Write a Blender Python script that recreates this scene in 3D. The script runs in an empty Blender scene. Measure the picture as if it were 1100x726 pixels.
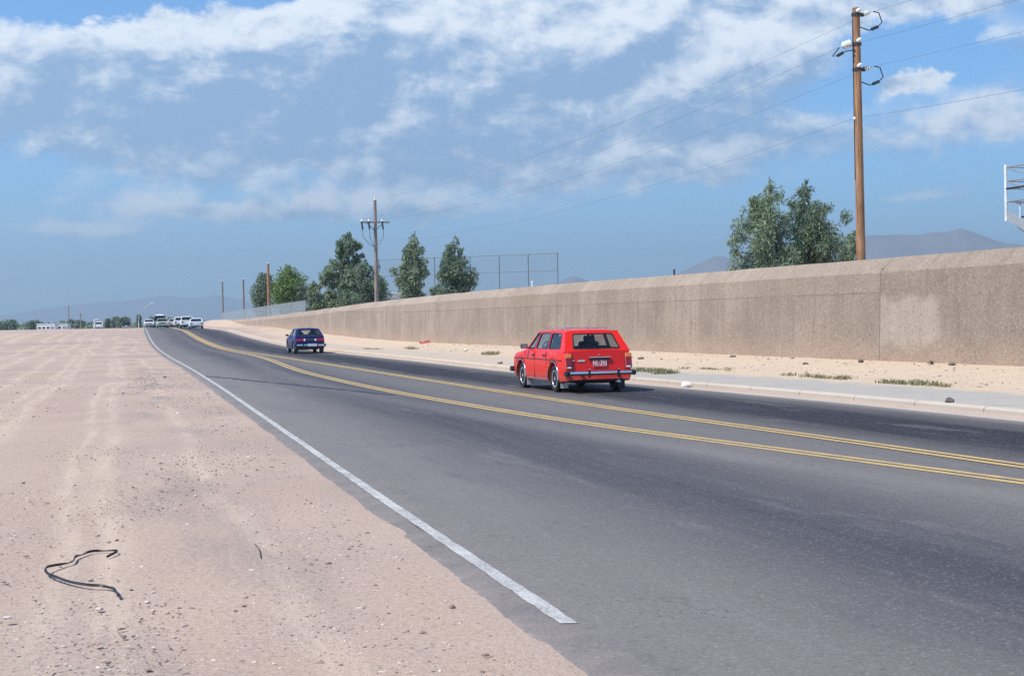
import bpy, bmesh, math, random
import numpy as np
from mathutils import Vector, Matrix, Euler
from mathutils.geometry import tessellate_polygon
R = math.radians
random.seed(7); rng = np.random.default_rng(7)
scene = bpy.context.scene
col = scene.collection

# ------------------------------------------------------------------ helpers
def tag(o, label=None, cat=None, group=None, kind=None):
    if label: o['label'] = label
    if cat: o['category'] = cat
    if group: o['group'] = group
    if kind: o['kind'] = kind
    return o
def empty(name, loc=(0, 0, 0), rz=0.0, ry=0.0):
    o = bpy.data.objects.new(name, None); col.objects.link(o)
    o.location = loc; o.rotation_euler = (0, ry, rz); o.empty_display_size = .2
    return o
def link(name, me, parent=None):
    o = bpy.data.objects.new(name, me); col.objects.link(o)
    if parent: o.parent = parent
    return o
def from_bm(name, bm, m, parent=None, smooth=False, angle=40):
    bmesh.ops.recalc_face_normals(bm, faces=bm.faces)
    me = bpy.data.meshes.new(name); bm.to_mesh(me); bm.free()
    for x in (m if isinstance(m, (list, tuple)) else [m]): me.materials.append(x)
    if smooth:
        me.shade_smooth(); me.set_sharp_from_angle(angle=R(angle))
    return link(name, me, parent)
def from_np(name, v, f, m, parent=None, smooth=False):
    me = bpy.data.meshes.new(name)
    me.from_pydata([tuple(a) for a in v], [], [tuple(a) for a in f]); me.update()
    me.materials.append(m)
    if smooth: me.shade_smooth()
    return link(name, me, parent)
def copy_tree(o, parent=None):
    c = o.copy(); col.objects.link(c)
    if parent: c.parent = parent
    for ch in list(o.children): copy_tree(ch, c)
    return c
def box(bm, c, s, bev=0.0, rot=None, mi=0):
    mtx = Matrix.Translation(c) @ (rot.to_4x4() if rot else Matrix.Identity(4)) @ Matrix.Diagonal((s[0], s[1], s[2], 1))
    r = bmesh.ops.create_cube(bm, size=1, matrix=mtx)
    fs = set(f for v in r['verts'] for f in v.link_faces)
    if bev > 0:
        es = list(set(e for v in r['verts'] for e in v.link_edges))
        rr = bmesh.ops.bevel(bm, geom=es, offset=bev, segments=2, affect='EDGES', profile=.6)
        fs = set(rr['faces']) | set(f for f in fs if f.is_valid)
    for f in fs: f.material_index = mi
def tube(bm, pts, rad, n=8, cap=True):
    pts = [Vector(p) for p in pts]
    rads = rad if isinstance(rad, (list, tuple)) else [rad] * len(pts)
    rings = []; up = Vector((0, 0, 1)); prev = None
    for i, p in enumerate(pts):
        t = (pts[min(i + 1, len(pts) - 1)] - pts[max(i - 1, 0)]).normalized()
        if prev is None:
            a = t.cross(up if abs(t.z) < .95 else Vector((1, 0, 0))).normalized()
        else:
            a = (prev - t * prev.dot(t)).normalized()
        prev = a; b = t.cross(a)
        rings.append([bm.verts.new(p + (a * math.cos(2 * math.pi * k / n) + b * math.sin(2 * math.pi * k / n)) * rads[i]) for k in range(n)])
    for i in range(len(rings) - 1):
        for k in range(n):
            bm.faces.new((rings[i][k], rings[i][(k + 1) % n], rings[i + 1][(k + 1) % n], rings[i + 1][k]))
    if cap:
        bm.faces.new(rings[0][::-1]); bm.faces.new(rings[-1])
def lathe(bm, prof, axis='z', n=24, origin=(0, 0, 0)):
    """prof: list of (r, h)"""
    O = Vector(origin); rings = []
    for r, h in prof:
        ring = []
        for k in range(n):
            a = 2 * math.pi * k / n; c, s = r * math.cos(a), r * math.sin(a)
            ring.append(bm.verts.new(O + (Vector((c, s, h)) if axis == 'z' else Vector((c, h, s)))))
        rings.append(ring)
    for i in range(len(rings) - 1):
        for k in range(n):
            try: bm.faces.new((rings[i][k], rings[i][(k + 1) % n], rings[i + 1][(k + 1) % n], rings[i + 1][k]))
            except ValueError: pass
    bm.faces.new(rings[0]); bm.faces.new(rings[-1])
def spline(pts):
    """smooth X(Y) through control points, linear beyond the ends"""
    p = sorted(pts, key=lambda q: q[1]); ys = np.array([q[1] for q in p]); xs = np.array([q[0] for q in p])
    d = np.diff(xs) / np.diff(ys); m = np.zeros(len(ys)); m[0] = d[0]; m[-1] = d[-1]
    h = np.diff(ys)
    for i in range(1, len(ys) - 1): m[i] = (d[i - 1] * h[i] + d[i] * h[i - 1]) / (h[i - 1] + h[i])
    def f(Y):
        if Y <= ys[0]: return xs[0] + m[0] * (Y - ys[0])
        if Y >= ys[-1]: return xs[-1] + m[-1] * (Y - ys[-1])
        i = int(np.searchsorted(ys, Y)) - 1; i = max(0, min(i, len(ys) - 2))
        t = (Y - ys[i]) / h[i]
        return ((2*t**3 - 3*t*t + 1) * xs[i] + (t**3 - 2*t*t + t) * h[i] * m[i] + (-2*t**3 + 3*t*t) * xs[i+1] + (t**3 - t*t) * h[i] * m[i+1])
    return f
def ss(a, b, x):
    t = min(1.0, max(0.0, (x - a) / (b - a))); return t * t * (3 - 2 * t)
def lerp(a, b, t): return a + (b - a) * t

# ------------------------------------------------------------------ camera
FPX = 1560.0; ROLL = R(1.0); PITCH = math.atan(21 / 1560.0); EYE = 1.65
def ray(px, py):
    xi = (px - 550) / FPX; yi = (363 - py) / FPX
    a = xi * math.cos(ROLL) + yi * math.sin(ROLL); b = -xi * math.sin(ROLL) + yi * math.cos(ROLL)
    Y = math.cos(PITCH) + b * math.sin(PITCH); Z = b * math.cos(PITCH) - math.sin(PITCH)
    return a / Y, Z / Y
def at(px, py, Y):
    a, b = ray(px, py); return Vector((a * Y, Y, EYE + b * Y))
cam = bpy.data.cameras.new('camera'); camo = bpy.data.objects.new('camera', cam); col.objects.link(camo)
cam.sensor_width = 36; cam.sensor_fit = 'HORIZONTAL'; cam.lens = 36 * FPX / 1100
cam.clip_start = .1; cam.clip_end = 20000
camo.location = (0, 0, EYE)
camo.rotation_euler = (Matrix.Rotation(R(90) - PITCH, 3, 'X') @ Matrix.Rotation(-ROLL, 3, 'Z')).to_euler()
scene.camera = camo

# ------------------------------------------------------------------ materials
class NT:
    def __init__(s, nt): s.nt = nt; s.n = nt.nodes; s.l = nt.links
    def node(s, t, **k):
        x = s.n.new(t)
        for a, b in k.items(): setattr(x, a, b)
        return x
    def put(s, sock, v):
        if isinstance(v, bpy.types.NodeSocket): s.l.new(v, sock)
        elif v is not None: sock.default_value = v
    def math(s, op, a, b=None, c=None, clamp=False):
        x = s.node('ShaderNodeMath', operation=op, use_clamp=clamp)
        s.put(x.inputs[0], a); s.put(x.inputs[1], b)
        if c is not None: s.put(x.inputs[2], c)
        return x.outputs[0]
    def sstep(s, v, a, b, lo=0.0, hi=1.0):
        x = s.node('ShaderNodeMapRange', interpolation_type='SMOOTHSTEP')
        s.put(x.inputs[0], v); x.inputs[1].default_value = a; x.inputs[2].default_value = b
        x.inputs[3].default_value = lo; x.inputs[4].default_value = hi
        return x.outputs[0]
    def mix(s, f, a, b, mode='MIX'):
        x = s.node('ShaderNodeMix', data_type='RGBA', blend_type=mode)
        s.put(x.inputs[0], f)
        for i, v in ((6, a), (7, b)):
            s.put(x.inputs[i], v if isinstance(v, bpy.types.NodeSocket) else (*v[:3], 1))
        return x.outputs[2]
    def noise(s, vec, scale, detail=4, rough=.55, dist=0.0):
        x = s.node('ShaderNodeTexNoise'); s.put(x.inputs['Vector'], vec)
        x.inputs['Scale'].default_value = scale; x.inputs['Detail'].default_value = detail
        x.inputs['Roughness'].default_value = rough; x.inputs['Distortion'].default_value = dist
        return x.outputs[0]
    def vmul(s, v, k):
        x = s.node('ShaderNodeVectorMath', operation='MULTIPLY'); s.put(x.inputs[0], v); x.inputs[1].default_value = k
        return x.outputs[0]
    def sep(s, v):
        x = s.node('ShaderNodeSeparateXYZ'); s.put(x.inputs[0], v); return x.outputs
    def comb(s, a, b, c=0.0):
        x = s.node('ShaderNodeCombineXYZ')
        for i, v in enumerate((a, b, c)): s.put(x.inputs[i], v)
        return x.outputs[0]
def newmat(name):
    m = bpy.data.materials.new(name); m.use_nodes = True
    t = NT(m.node_tree); b = t.n['Principled BSDF']
    return m, t, b
def gaus(t, x, c, w):
    d = t.math('DIVIDE', t.math('SUBTRACT', x, c), w)
    return t.math('POWER', 2.718, t.math('MULTIPLY', t.math('MULTIPLY', d, d), -1.0))
def mat(name, c, rough=.6, metal=0.0, var=.12, scale=8.0, spec=.5, bump=0.0, coat=0.0):
    m, t, b = newmat(name)
    tc = t.node('ShaderNodeTexCoord').outputs['Object']
    n = t.noise(tc, scale, 5, .6)
    k = t.sstep(n, .3, .7)
    b.inputs['Base Color'].default_value = (*c, 1)
    t.l.new(t.mix(k, [x * (1 - var) for x in c], [min(1, x * (1 + var)) for x in c]), b.inputs['Base Color'])
    t.put(b.inputs['Roughness'], t.math('ADD', t.math('MULTIPLY', k, .12), rough - .06, clamp=True))
    b.inputs['Metallic'].default_value = metal
    b.inputs['Specular IOR Level'].default_value = spec
    if coat: b.inputs['Coat Weight'].default_value = coat; b.inputs['Coat Roughness'].default_value = .08
    if bump:
        bp = t.node('ShaderNodeBump'); bp.inputs['Strength'].default_value = bump; bp.inputs['Distance'].default_value = .02
        t.l.new(n, bp.inputs['Height']); t.l.new(bp.outputs[0], b.inputs['Normal'])
    return m
def glass_mat(name, tint=(.55, .62, .62), base=.06):
    m, t, b = newmat(name)
    t.n.remove(b); out = t.n['Material Output']
    tr = t.node('ShaderNodeBsdfTransparent'); tr.inputs[0].default_value = (*tint, 1)
    gl = t.node('ShaderNodeBsdfGlossy'); gl.inputs['Roughness'].default_value = .03
    lw = t.node('ShaderNodeLayerWeight'); lw.inputs[0].default_value = .5
    fac = t.math('ADD', t.math('MULTIPLY', t.math('POWER', lw.outputs['Facing'], 4.0), .85), .045)
    tc = t.node('ShaderNodeTexCoord').outputs['Object']
    dust = t.math('MULTIPLY', t.noise(tc, 6, 3), base * .6)
    ms = t.node('ShaderNodeMixShader'); t.l.new(t.math('ADD', fac, dust, clamp=True), ms.inputs[0])
    t.l.new(tr.outputs[0], ms.inputs[1]); t.l.new(gl.outputs[0], ms.inputs[2]); t.l.new(ms.outputs[0], out.inputs[0])
    return m
def mesh_mat(name, c, cell, wire):
    """diamond chain-link wire, open between the wires"""
    m, t, b = newmat(name)
    out = t.n['Material Output']
    uv = t.sep(t.node('ShaderNodeUVMap').outputs[0])
    def lines(s):
        f = t.math('FRACT', t.math('DIVIDE', s, cell)); return t.math('LESS_THAN', f, wire / cell)
    k = t.math('MAXIMUM', lines(t.math('ADD', uv[0], uv[1])), lines(t.math('SUBTRACT', uv[0], uv[1])))
    b.inputs['Base Color'].default_value = (*c, 1); b.inputs['Roughness'].default_value = .5; b.inputs['Metallic'].default_value = .4
    tr = t.node('ShaderNodeBsdfTransparent'); ms = t.node('ShaderNodeMixShader')
    t.l.new(k, ms.inputs[0]); t.l.new(tr.outputs[0], ms.inputs[1]); t.l.new(b.outputs[0], ms.inputs[2]); t.l.new(ms.outputs[0], out.inputs[0])
    return m

def sand_material():
    m, t, b = newmat('desert_sand')
    pos = t.node('ShaderNodeNewGeometry').outputs['Position']
    uv = t.sep(t.node('ShaderNodeUVMap', uv_map='road').outputs[0])      # u = metres from the white line, v = metres along
    kuv = t.sep(t.node('ShaderNodeUVMap', uv_map='kerb').outputs[0])
    big = t.noise(pos, .16, 5, .6); mid = t.noise(pos, 1.3, 6, .68); fine = t.noise(pos, 22, 4, .7); grit = t.noise(pos, 62, 3, .75)
    c = t.mix(t.sstep(big, .32, .68), (.395, .293, .236), (.48, .372, .296))
    c = t.mix(t.sstep(mid, .35, .75, 0, .55), c, (.40, .305, .262))
    # packed wheel tracks that run along the verge
    wob = t.math('MULTIPLY', t.math('SUBTRACT', t.noise(t.comb(0.0, t.math('MULTIPLY', uv[1], .05)), 1.0, 2), .5), 2.2)
    u = t.math('ADD', uv[0], wob)
    tr = None
    for cc, w in ((-1.5, .12), (-2.6, .16), (-2.95, .12), (-4.3, .18), (-4.75, .14), (-5.9, .2), (-7.4, .25), (-8.8, .3), (-11.5, .5), (-13.4, .45), (-19, .8), (-22, .8)):
        g = gaus(t, u, cc, w); tr = g if tr is None else t.math('ADD', tr, g)
    tread = t.noise(t.comb(t.math('MULTIPLY', uv[0], 7.0), t.math('MULTIPLY', uv[1], .7)), 1.0, 3, .6)
    c = t.mix(t.math('MULTIPLY', tr, t.sstep(tread, .3, .7, .25, .85), clamp=True), c, (.565, .45, .355))
    # dark gravelly spill and soil stains
    gr = t.math('MULTIPLY', gaus(t, uv[0], -1.7, 1.2), t.sstep(t.noise(t.comb(uv[0], t.math('MULTIPLY', uv[1], .28)), .9, 4), .45, .68))
    c = t.mix(t.math('MULTIPLY', gr, .7), c, (.26, .22, .205))
    bands = t.sstep(t.noise(t.vmul(pos, (.04, .09, 0)), 1.0, 3), .52, .66)
    c = t.mix(t.math('MULTIPLY', bands, .8), c, (.33, .262, .24))
    cob = t.sstep(t.noise(pos, 5.0, 3, .7), .62, .74)
    c = t.mix(t.math('MULTIPLY', cob, .35), c, (.30, .235, .205))
    c = t.mix(t.sstep(fine, .40, .72, 0, .5), c, (.52, .43, .365))
    c = t.mix(t.sstep(fine, .48, .30, 0, .45), c, (.27, .205, .17))
    c = t.mix(t.sstep(grit, .58, .70, 0, .65), c, (.17, .135, .12))
    spk = t.noise(pos, 20, 3, .8)
    c = t.mix(t.sstep(spk, .66, .74, 0, .5), c, (.19, .15, .135))
    dots = t.noise(pos, 34, 2, .5)
    c = t.mix(t.sstep(dots, .645, .70, 0, .6), c, (.16, .125, .105))
    c = t.mix(t.sstep(grit, .36, .26, 0, .5), c, (.66, .585, .53))
    # paler, yellower soil between the sidewalk and the wall
    k = t.math('MULTIPLY', t.math('MULTIPLY', t.sstep(kuv[0], .5, 3.0), t.sstep(kuv[1], 170, 90, .25, 1.0)), t.sstep(mid, .2, .6, .6, 1.0))
    pale = t.mix(t.sstep(fine, .3, .7), (.52, .40, .29), (.62, .51, .385))
    pale = t.mix(t.sstep(t.noise(pos, 9, 4, .7), .60, .74, 0, .7), pale, (.33, .25, .19))
    c = t.mix(t.math('MULTIPLY', k, .9), c, pale)
    t.l.new(c, b.inputs['Base Color'])
    b.inputs['Roughness'].default_value = .95; b.inputs['Specular IOR Level'].default_value = .15
    bp = t.node('ShaderNodeBump'); bp.inputs['Strength'].default_value = .75; bp.inputs['Distance'].default_value = .03
    hh = t.math('ADD', t.math('MULTIPLY', mid, .8), t.math('ADD', t.math('MULTIPLY', fine, .55), t.math('MULTIPLY', grit, .22)))
    t.l.new(hh, bp.inputs['Height']); t.l.new(bp.outputs[0], b.inputs['Normal'])
    return m
def asphalt_material():
    m, t, b = newmat('worn_asphalt')
    pos = t.node('ShaderNodeNewGeometry').outputs['Position']
    e = t.sep(t.node('ShaderNodeUVMap', uv_map='road').outputs[0]); k = t.sep(t.node('ShaderNodeUVMap', uv_map='kerb').outputs[0])
    yl = t.sep(t.node('ShaderNodeUVMap', uv_map='yellow').outputs[0])
    streak = t.noise(t.comb(t.math('MULTIPLY', e[0], 2.2), t.math('MULTIPLY', e[1], .10)), 1.0, 5, .65)
    wob = t.math('MULTIPLY', t.math('SUBTRACT', t.noise(t.comb(0.0, t.math('MULTIPLY', e[1], .06)), 1.0, 3), .5), .9)
    soft = t.sstep(streak, .2, .8, .55, 1.0)
    c = t.mix(t.noise(pos, .5, 4, .6), (.126, .118, .114), (.166, .155, .148))
    # oil-darkened lane middles, polished pale wheel paths
    L = gaus(t, t.math('ADD', e[0], wob), 3.0, 1.25)           # metres left of the yellow lines
    Rr = gaus(t, t.math('ADD', k[0], t.math('MULTIPLY', wob, .6)), -2.0, 1.4)
    c = t.mix(t.math('MULTIPLY', t.math('MULTIPLY', L, soft), 1.1, clamp=True), c, (.044, .045, .058))
    c = t.mix(t.math('MULTIPLY', t.math('MULTIPLY', Rr, soft), 1.6, clamp=True), c, (.015, .0145, .021))
    pl = t.math('ADD', gaus(t, t.math('ADD', e[0], wob), .6, .8), gaus(t, yl[0], -.8, .4))
    c = t.mix(t.math('MULTIPLY', t.math('MULTIPLY', pl, soft), .35), c, (.255, .236, .228))
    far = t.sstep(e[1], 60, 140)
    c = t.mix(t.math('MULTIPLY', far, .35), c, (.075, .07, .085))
    # dust blown in from the verge
    dust = t.math('ADD', t.math('MULTIPLY', t.sstep(e[0], .5, -.5), t.sstep(t.noise(pos, 2.4, 4), .3, .7, .2, .7)), t.sstep(t.math('ADD', t.math('MULTIPLY', e[0], -1.0), t.math('MULTIPLY', t.noise(pos, 7, 5, .75), .5)), .46, .62), clamp=True)
    c = t.mix(t.math('MULTIPLY', dust, .75), c, (.34, .285, .255))
    c = t.mix(t.sstep(k[0], -.55, -.05, 0, .3), c, (.36, .31, .27))
    # patches where the binder has bled or ravelled, long hairline seams
    pt = t.noise(t.comb(t.math('MULTIPLY', e[0], .9), t.math('MULTIPLY', e[1], .16)), 1.3, 5, .7)
    c = t.mix(t.sstep(pt, .54, .68, 0, .35), c, (.085, .082, .093)); c = t.mix(t.sstep(pt, .44, .32, 0, .35), c, (.20, .19, .195))
    hs = t.math('ADD', yl[0], t.math('MULTIPLY', t.noise(t.comb(0.0, t.math('MULTIPLY', e[1], .5)), 1.0, 4), .25))
    hl = t.math('MULTIPLY', t.sstep(t.math('ABSOLUTE', t.math('ADD', hs, 1.75)), .02, .006), t.sstep(t.noise(pos, .5, 3), .42, .55))
    c = t.mix(t.math('MULTIPLY', hl, .6), c, (.04, .04, .045))
    # aggregate
    agg = t.noise(pos, 48, 4, .8); agg2 = t.noise(pos, 16, 4, .75)
    c = t.mix(t.sstep(agg, .54, .68, 0, .6), c, (.36, .345, .34))
    c = t.mix(t.sstep(agg, .44, .30, 0, .6), c, (.045, .043, .05))
    c = t.mix(t.sstep(agg2, .56, .72, 0, .4), c, (.05, .048, .06))
    # scattered old patches and short open cracks
    ck = t.noise(t.comb(t.math('MULTIPLY', e[0], 1.2), t.math('MULTIPLY', e[1], .8)), 1.0, 4, .7, 1.2)
    line = t.math('MULTIPLY', t.sstep(t.math('ABSOLUTE', t.math('SUBTRACT', ck, .5)), .010, .0), t.sstep(t.noise(pos, .35, 2), .56, .64))
    c = t.mix(t.math('MULTIPLY', line, .55), c, (.03, .03, .035))
    t.l.new(c, b.inputs['Base Color'])
    t.put(b.inputs['Roughness'], t.sstep(streak, .2, .8, .72, .88)); b.inputs['Specular IOR Level'].default_value = .35
    bp = t.node('ShaderNodeBump'); bp.inputs['Strength'].default_value = .5; bp.inputs['Distance'].default_value = .012
    t.l.new(t.math('ADD', agg, agg2), bp.inputs['Height']); t.l.new(bp.outputs[0], b.inputs['Normal'])
    return m
def paint_material(name, c, wear):
    m, t, b = newmat(name)
    pos = t.node('ShaderNodeNewGeometry').outputs['Position']
    w = t.math('ADD', t.math('MULTIPLY', t.noise(pos, 45, 4, .75), .65), t.math('MULTIPLY', t.noise(pos, 3, 3), .35))
    k = t.sstep(w, wear - .20, wear + .18)
    t.l.new(t.mix(k, c, (.17, .16, .165)), b.inputs['Base Color']); b.inputs['Roughness'].default_value = .75
    return m
def wall_material(name, tone, patch=False):
    m, t, b = newmat(name)
    uv = t.node('ShaderNodeUVMap').outputs[0]; s = t.sep(uv); pos = t.node('ShaderNodeNewGeometry').outputs['Position']
    u, v = s[0], s[1]                                # metres along, metres above the foot
    c = t.mix(t.sstep(t.noise(pos, .55, 5, .65), .3, .7), [x * .80 for x in tone], [x * 1.12 for x in tone])
    strk = t.noise(t.comb(t.math('MULTIPLY', u, 2.4), t.math('MULTIPLY', v, .22)), 1.0, 5, .6)
    c = t.mix(t.sstep(strk, .50, .68, 0, .55), c, [x * .66 for x in tone])
    c = t.mix(t.sstep(strk, .46, .32, 0, .45), c, [x * 1.32 for x in tone])
    pan = t.math('SNAP', u, 1.9)
    pn = t.node('ShaderNodeTexWhiteNoise', noise_dimensions='1D'); t.l.new(pan, pn.inputs['W'])
    c = t.mix(t.math('MULTIPLY', pn.outputs[0], .42), c, [x * .74 for x in tone])
    # board marks and drip stains below the coping
    bm_ = t.math('FRACT', t.math('DIVIDE', u, 1.9)); c = t.mix(t.math('MULTIPLY', t.math('LESS_THAN', bm_, .010), .28), c, [x * .5 for x in tone])
    drip = t.math('MULTIPLY', t.sstep(t.noise(t.comb(t.math('MULTIPLY', u, 4.5), t.math('MULTIPLY', v, .12)), 1.0, 3), .56, .68), t.math('MULTIPLY', t.sstep(v, 1.0, 2.1), t.sstep(v, 2.5, 2.3)))
    c = t.mix(t.math('MULTIPLY', drip, .25), c, [x * .55 for x in tone])
    # red soil splashed on the foot
    foot = t.math('MULTIPLY', t.sstep(t.math('ADD', v, t.math('MULTIPLY', t.noise(pos, .9, 4), .7)), 1.15, .35), t.sstep(strk, .25, .7, .5, 1.0))
    c = t.mix(t.math('MULTIPLY', foot, .55), c, (.46, .315, .235))
    if patch:
        pu = t.math('ADD', u, t.math('MULTIPLY', t.noise(pos, 1.3, 4), .8)); pv = t.math('ADD', v, t.math('MULTIPLY', t.noise(pos, 1.1, 4), 1.1))
        box_ = t.math('MULTIPLY', t.math('MULTIPLY', t.sstep(pu, .1, .4), t.sstep(pu, 3.3, 2.9)), t.math('MULTIPLY', t.sstep(pv, .7, 1.2), t.sstep(pv, 2.3, 2.1)))
        c = t.mix(t.math('MULTIPLY', t.math('MULTIPLY', box_, t.sstep(strk, .25, .6, .45, 1.0)), .62), c, (.47, .395, .335))
    if not patch:
        ln = t.math('MULTIPLY', t.sstep(t.math('ABSOLUTE', t.math('SUBTRACT', t.math('ADD', v, t.math('MULTIPLY', t.noise(pos, .4, 2), .05)), 1.86)), .022, .004), t.sstep(t.noise(pos, .25, 2), .35, .5))
        c = t.mix(t.math('MULTIPLY', ln, .6), c, (.13, .11, .10))
        up = t.sstep(v, 1.84, 1.9)
        c = t.mix(t.math('MULTIPLY', up, .22), c, [x * 1.25 for x in tone])
    g1 = t.noise(pos, 15, 4, .85); g2 = t.noise(pos, 6, 3, .75)
    c = t.mix(t.sstep(g1, .54, .66, 0, .75), c, [x * .42 for x in tone])
    c = t.mix(t.sstep(g1, .46, .34, 0, .7), c, [min(1, x * 1.6) for x in tone])
    c = t.mix(t.sstep(g2, .58, .70, 0, .4), c, [x * .6 for x in tone])
    t.l.new(c, b.inputs['Base Color']); b.inputs['Roughness'].default_value = .93; b.inputs['Specular IOR Level'].default_value = .2
    bp = t.node('ShaderNodeBump'); bp.inputs['Strength'].default_value = .7; bp.inputs['Distance'].default_value = .02
    t.l.new(t.math('ADD', g1, g2), bp.inputs['Height']); t.l.new(bp.outputs[0], b.inputs['Normal'])
    return m
def concrete_material(name, tone, joints=True):
    m, t, b = newmat(name)
    uv = t.sep(t.node('ShaderNodeUVMap').outputs[0]); pos = t.node('ShaderNodeNewGeometry').outputs['Position']
    c = t.mix(t.noise(pos, .9, 5, .65), [x * .85 for x in tone], [x * 1.12 for x in tone])
    c = t.mix(t.sstep(t.noise(pos, 3.5, 4, .7), .55, .75, 0, .6), c, (.53, .42, .32))
    c = t.mix(t.sstep(t.noise(pos, 30, 3, .7), .56, .72, 0, .45), c, [x * .6 for x in tone])
    dsp = t.math('ADD', t.math('MULTIPLY', t.sstep(uv[1], 26, 52), .55), t.math('MULTIPLY', t.sstep(uv[0], 1.9, 3.1), .55))
    dn = t.sstep(t.math('ADD', dsp, t.math('MULTIPLY', t.math('SUBTRACT', t.noise(pos, .8, 5, .7), .5), 1.5)), .25, .6)
    c = t.mix(t.math('MULTIPLY', dn, .8), c, (.52, .42, .32))
    if joints:
        j = t.math('FRACT', t.math('DIVIDE', uv[1], 1.9))
        c = t.mix(t.math('MULTIPLY', t.math('LESS_THAN', j, .014), .7), c, (.14, .125, .11))
    t.l.new(c, b.inputs['Base Color']); b.inputs['Roughness'].default_value = .9; b.inputs['Specular IOR Level'].default_value = .2
    return m
def wood_material(name, c1, c2):
    m, t, b = newmat(name)
    o = t.node('ShaderNodeTexCoord').outputs['Object']
    n = t.noise(t.vmul(o, (9, 9, .35)), 2.6, 7, .75); n2 = t.noise(t.vmul(o, (1, 1, .6)), 1.2, 3)
    c = t.mix(t.sstep(n, .38, .62), [x * .7 for x in c1], c2)
    c = t.mix(t.sstep(n2, .45, .7, 0, .5), c, [x * .55 for x in c1])
    t.l.new(c, b.inputs['Base Color']); b.inputs['Roughness'].default_value = .85
    bp = t.node('ShaderNodeBump'); bp.inputs['Strength'].default_value = .6; bp.inputs['Distance'].default_value = .02
    t.l.new(n, bp.inputs['Height']); t.l.new(bp.outputs[0], b.inputs['Normal'])
    return m
def leaf_material(name, dark, light):
    m, t, b = newmat(name)
    g = t.node('ShaderNodeNewGeometry')
    c = t.mix(g.outputs['Random Per Island'], dark, light)
    t.l.new(c, b.inputs['Base Color']); b.inputs['Roughness'].default_value = .55; b.inputs['Specular IOR Level'].default_value = .3
    tl = t.node('ShaderNodeBsdfTranslucent'); t.l.new(c, tl.inputs[0])
    ms = t.node('ShaderNodeMixShader'); ms.inputs[0].default_value = .42
    out = t.n['Material Output']
    t.l.new(b.outputs[0], ms.inputs[1]); t.l.new(tl.outputs[0], ms.inputs[2]); t.l.new(ms.outputs[0], out.inputs[0])
    return m

M = {}
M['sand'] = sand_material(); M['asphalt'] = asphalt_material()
M['white_line'] = paint_material('white_road_paint', (.55, .55, .53), .55)
M['yellow_line'] = paint_material('yellow_road_paint', (.60, .42, .145), .585)
M['dark_band'] = mat('dark_road_band', (.03, .029, .038), .6, var=.3)  # colour of the dark band across the left lane
M['kerb'] = concrete_material('kerb_concrete', (.445, .395, .34)); M['walk'] = concrete_material('sidewalk_concrete', (.385, .365, .33))
M['wood_red'] = wood_material('brown_pole_wood', (.30, .145, .072), (.46, .25, .135)); M['wood_grey'] = wood_material('grey_pole_wood', (.22, .18, .16), (.36, .31, .28))
M['dark_metal'] = mat('dark_metal', (.06, .06, .065), .5, .6); M['steel'] = mat('galvanised_steel', (.45, .47, .48), .45, .7)
M['white_metal'] = mat('white_painted_steel', (.72, .74, .74), .45); M['grey_panel'] = mat('grey_sheet_metal', (.36, .38, .40), .55, .2)
M['porcelain'] = mat('pale_porcelain', (.70, .74, .73), .2, var=.05); M['wire'] = mat('weathered_wire', (.16, .17, .19), .6, .3)
M['bark'] = wood_material('tree_bark', (.16, .12, .09), (.30, .25, .20))
M['euc'] = leaf_material('eucalyptus_leaves', (.105, .160, .105), (.40, .48, .31))
M['euc_dark'] = leaf_material('dark_leaves', (.070, .114, .082), (.30, .385, .26))
M['green'] = leaf_material('bright_green_leaves', (.07, .13, .03), (.27, .38, .11))
M['grass'] = leaf_material('dry_green_weeds', (.17, .19, .09), (.52, .47, .29))
M['stone'] = mat('dark_stone', (.13, .105, .095), .9, var=.5, scale=3); M['white_stone'] = mat('white_stone', (.74, .72, .66), .9)
M['rubber'] = mat('black_rubber', (.014, .014, .015), .55, var=.2); M['fence_steel'] = mat('weathered_fence_steel', (.12, .135, .15), .6, .3); M['filler'] = mat('joint_filler', (.09, .075, .065), .9)

# ------------------------------------------------------------------ terrain and road layout (metres; +Y is away from the viewer)
edge_X = spline([(.27, 7.78), (-.53, 10.76), (-2.75, 19.18), (-5.13, 28.25), (-7.3, 36.5), (-8.97, 42.75), (-11.35, 51.6), (-16.0, 68.5), (-21.8, 90), (-28.2, 113.75), (-53.7, 213)])
kerb_X = spline([(7.5, 21.1), (5.85, 26.6), (2.95, 35.1), (.3, 43.2), (-2.75, 53.9), (-7.9, 71.4), (-14.35, 93.9), (-18.5, 108.7), (-22.9, 124), (-28.8, 146), (-38.0, 182), (-42.7, 200)])
walk_X = lambda Y: kerb_X(Y) + 3.1
wall_X = lambda Y: 22.88 - .3267 * Y if Y < 130 else -19.59 - .28 * (Y - 130)
yl_X = spline([(6.9, 8.5), (4.79, 13.63), (3.45, 16.7), (1.45, 21.3), (-2.25, 31.54), (-5.75, 43.24), (-12.6, 71.27), (-18.2, 91.0), (-26.0, 119.3), (-44.3, 191), (-50.4, 215)])
yu_X = spline([(7.1, 9.5), (5.27, 14.99), (3.99, 18.95), (1.82, 25.49), (-2.2, 38.74), (-7.1, 55.34), (-12.1, 72.0), (-17.8, 91.0), (-25.7, 119.3), (-44.0, 191), (-50.1, 215)])
def road_z(Y): return .97 * ss(85, 160, Y) + .18 * ss(160, 235, Y) - 1.75 * ss(245, 420, Y)
def berm(Y): return .20 + .75 * ss(165, 202, Y)
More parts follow.
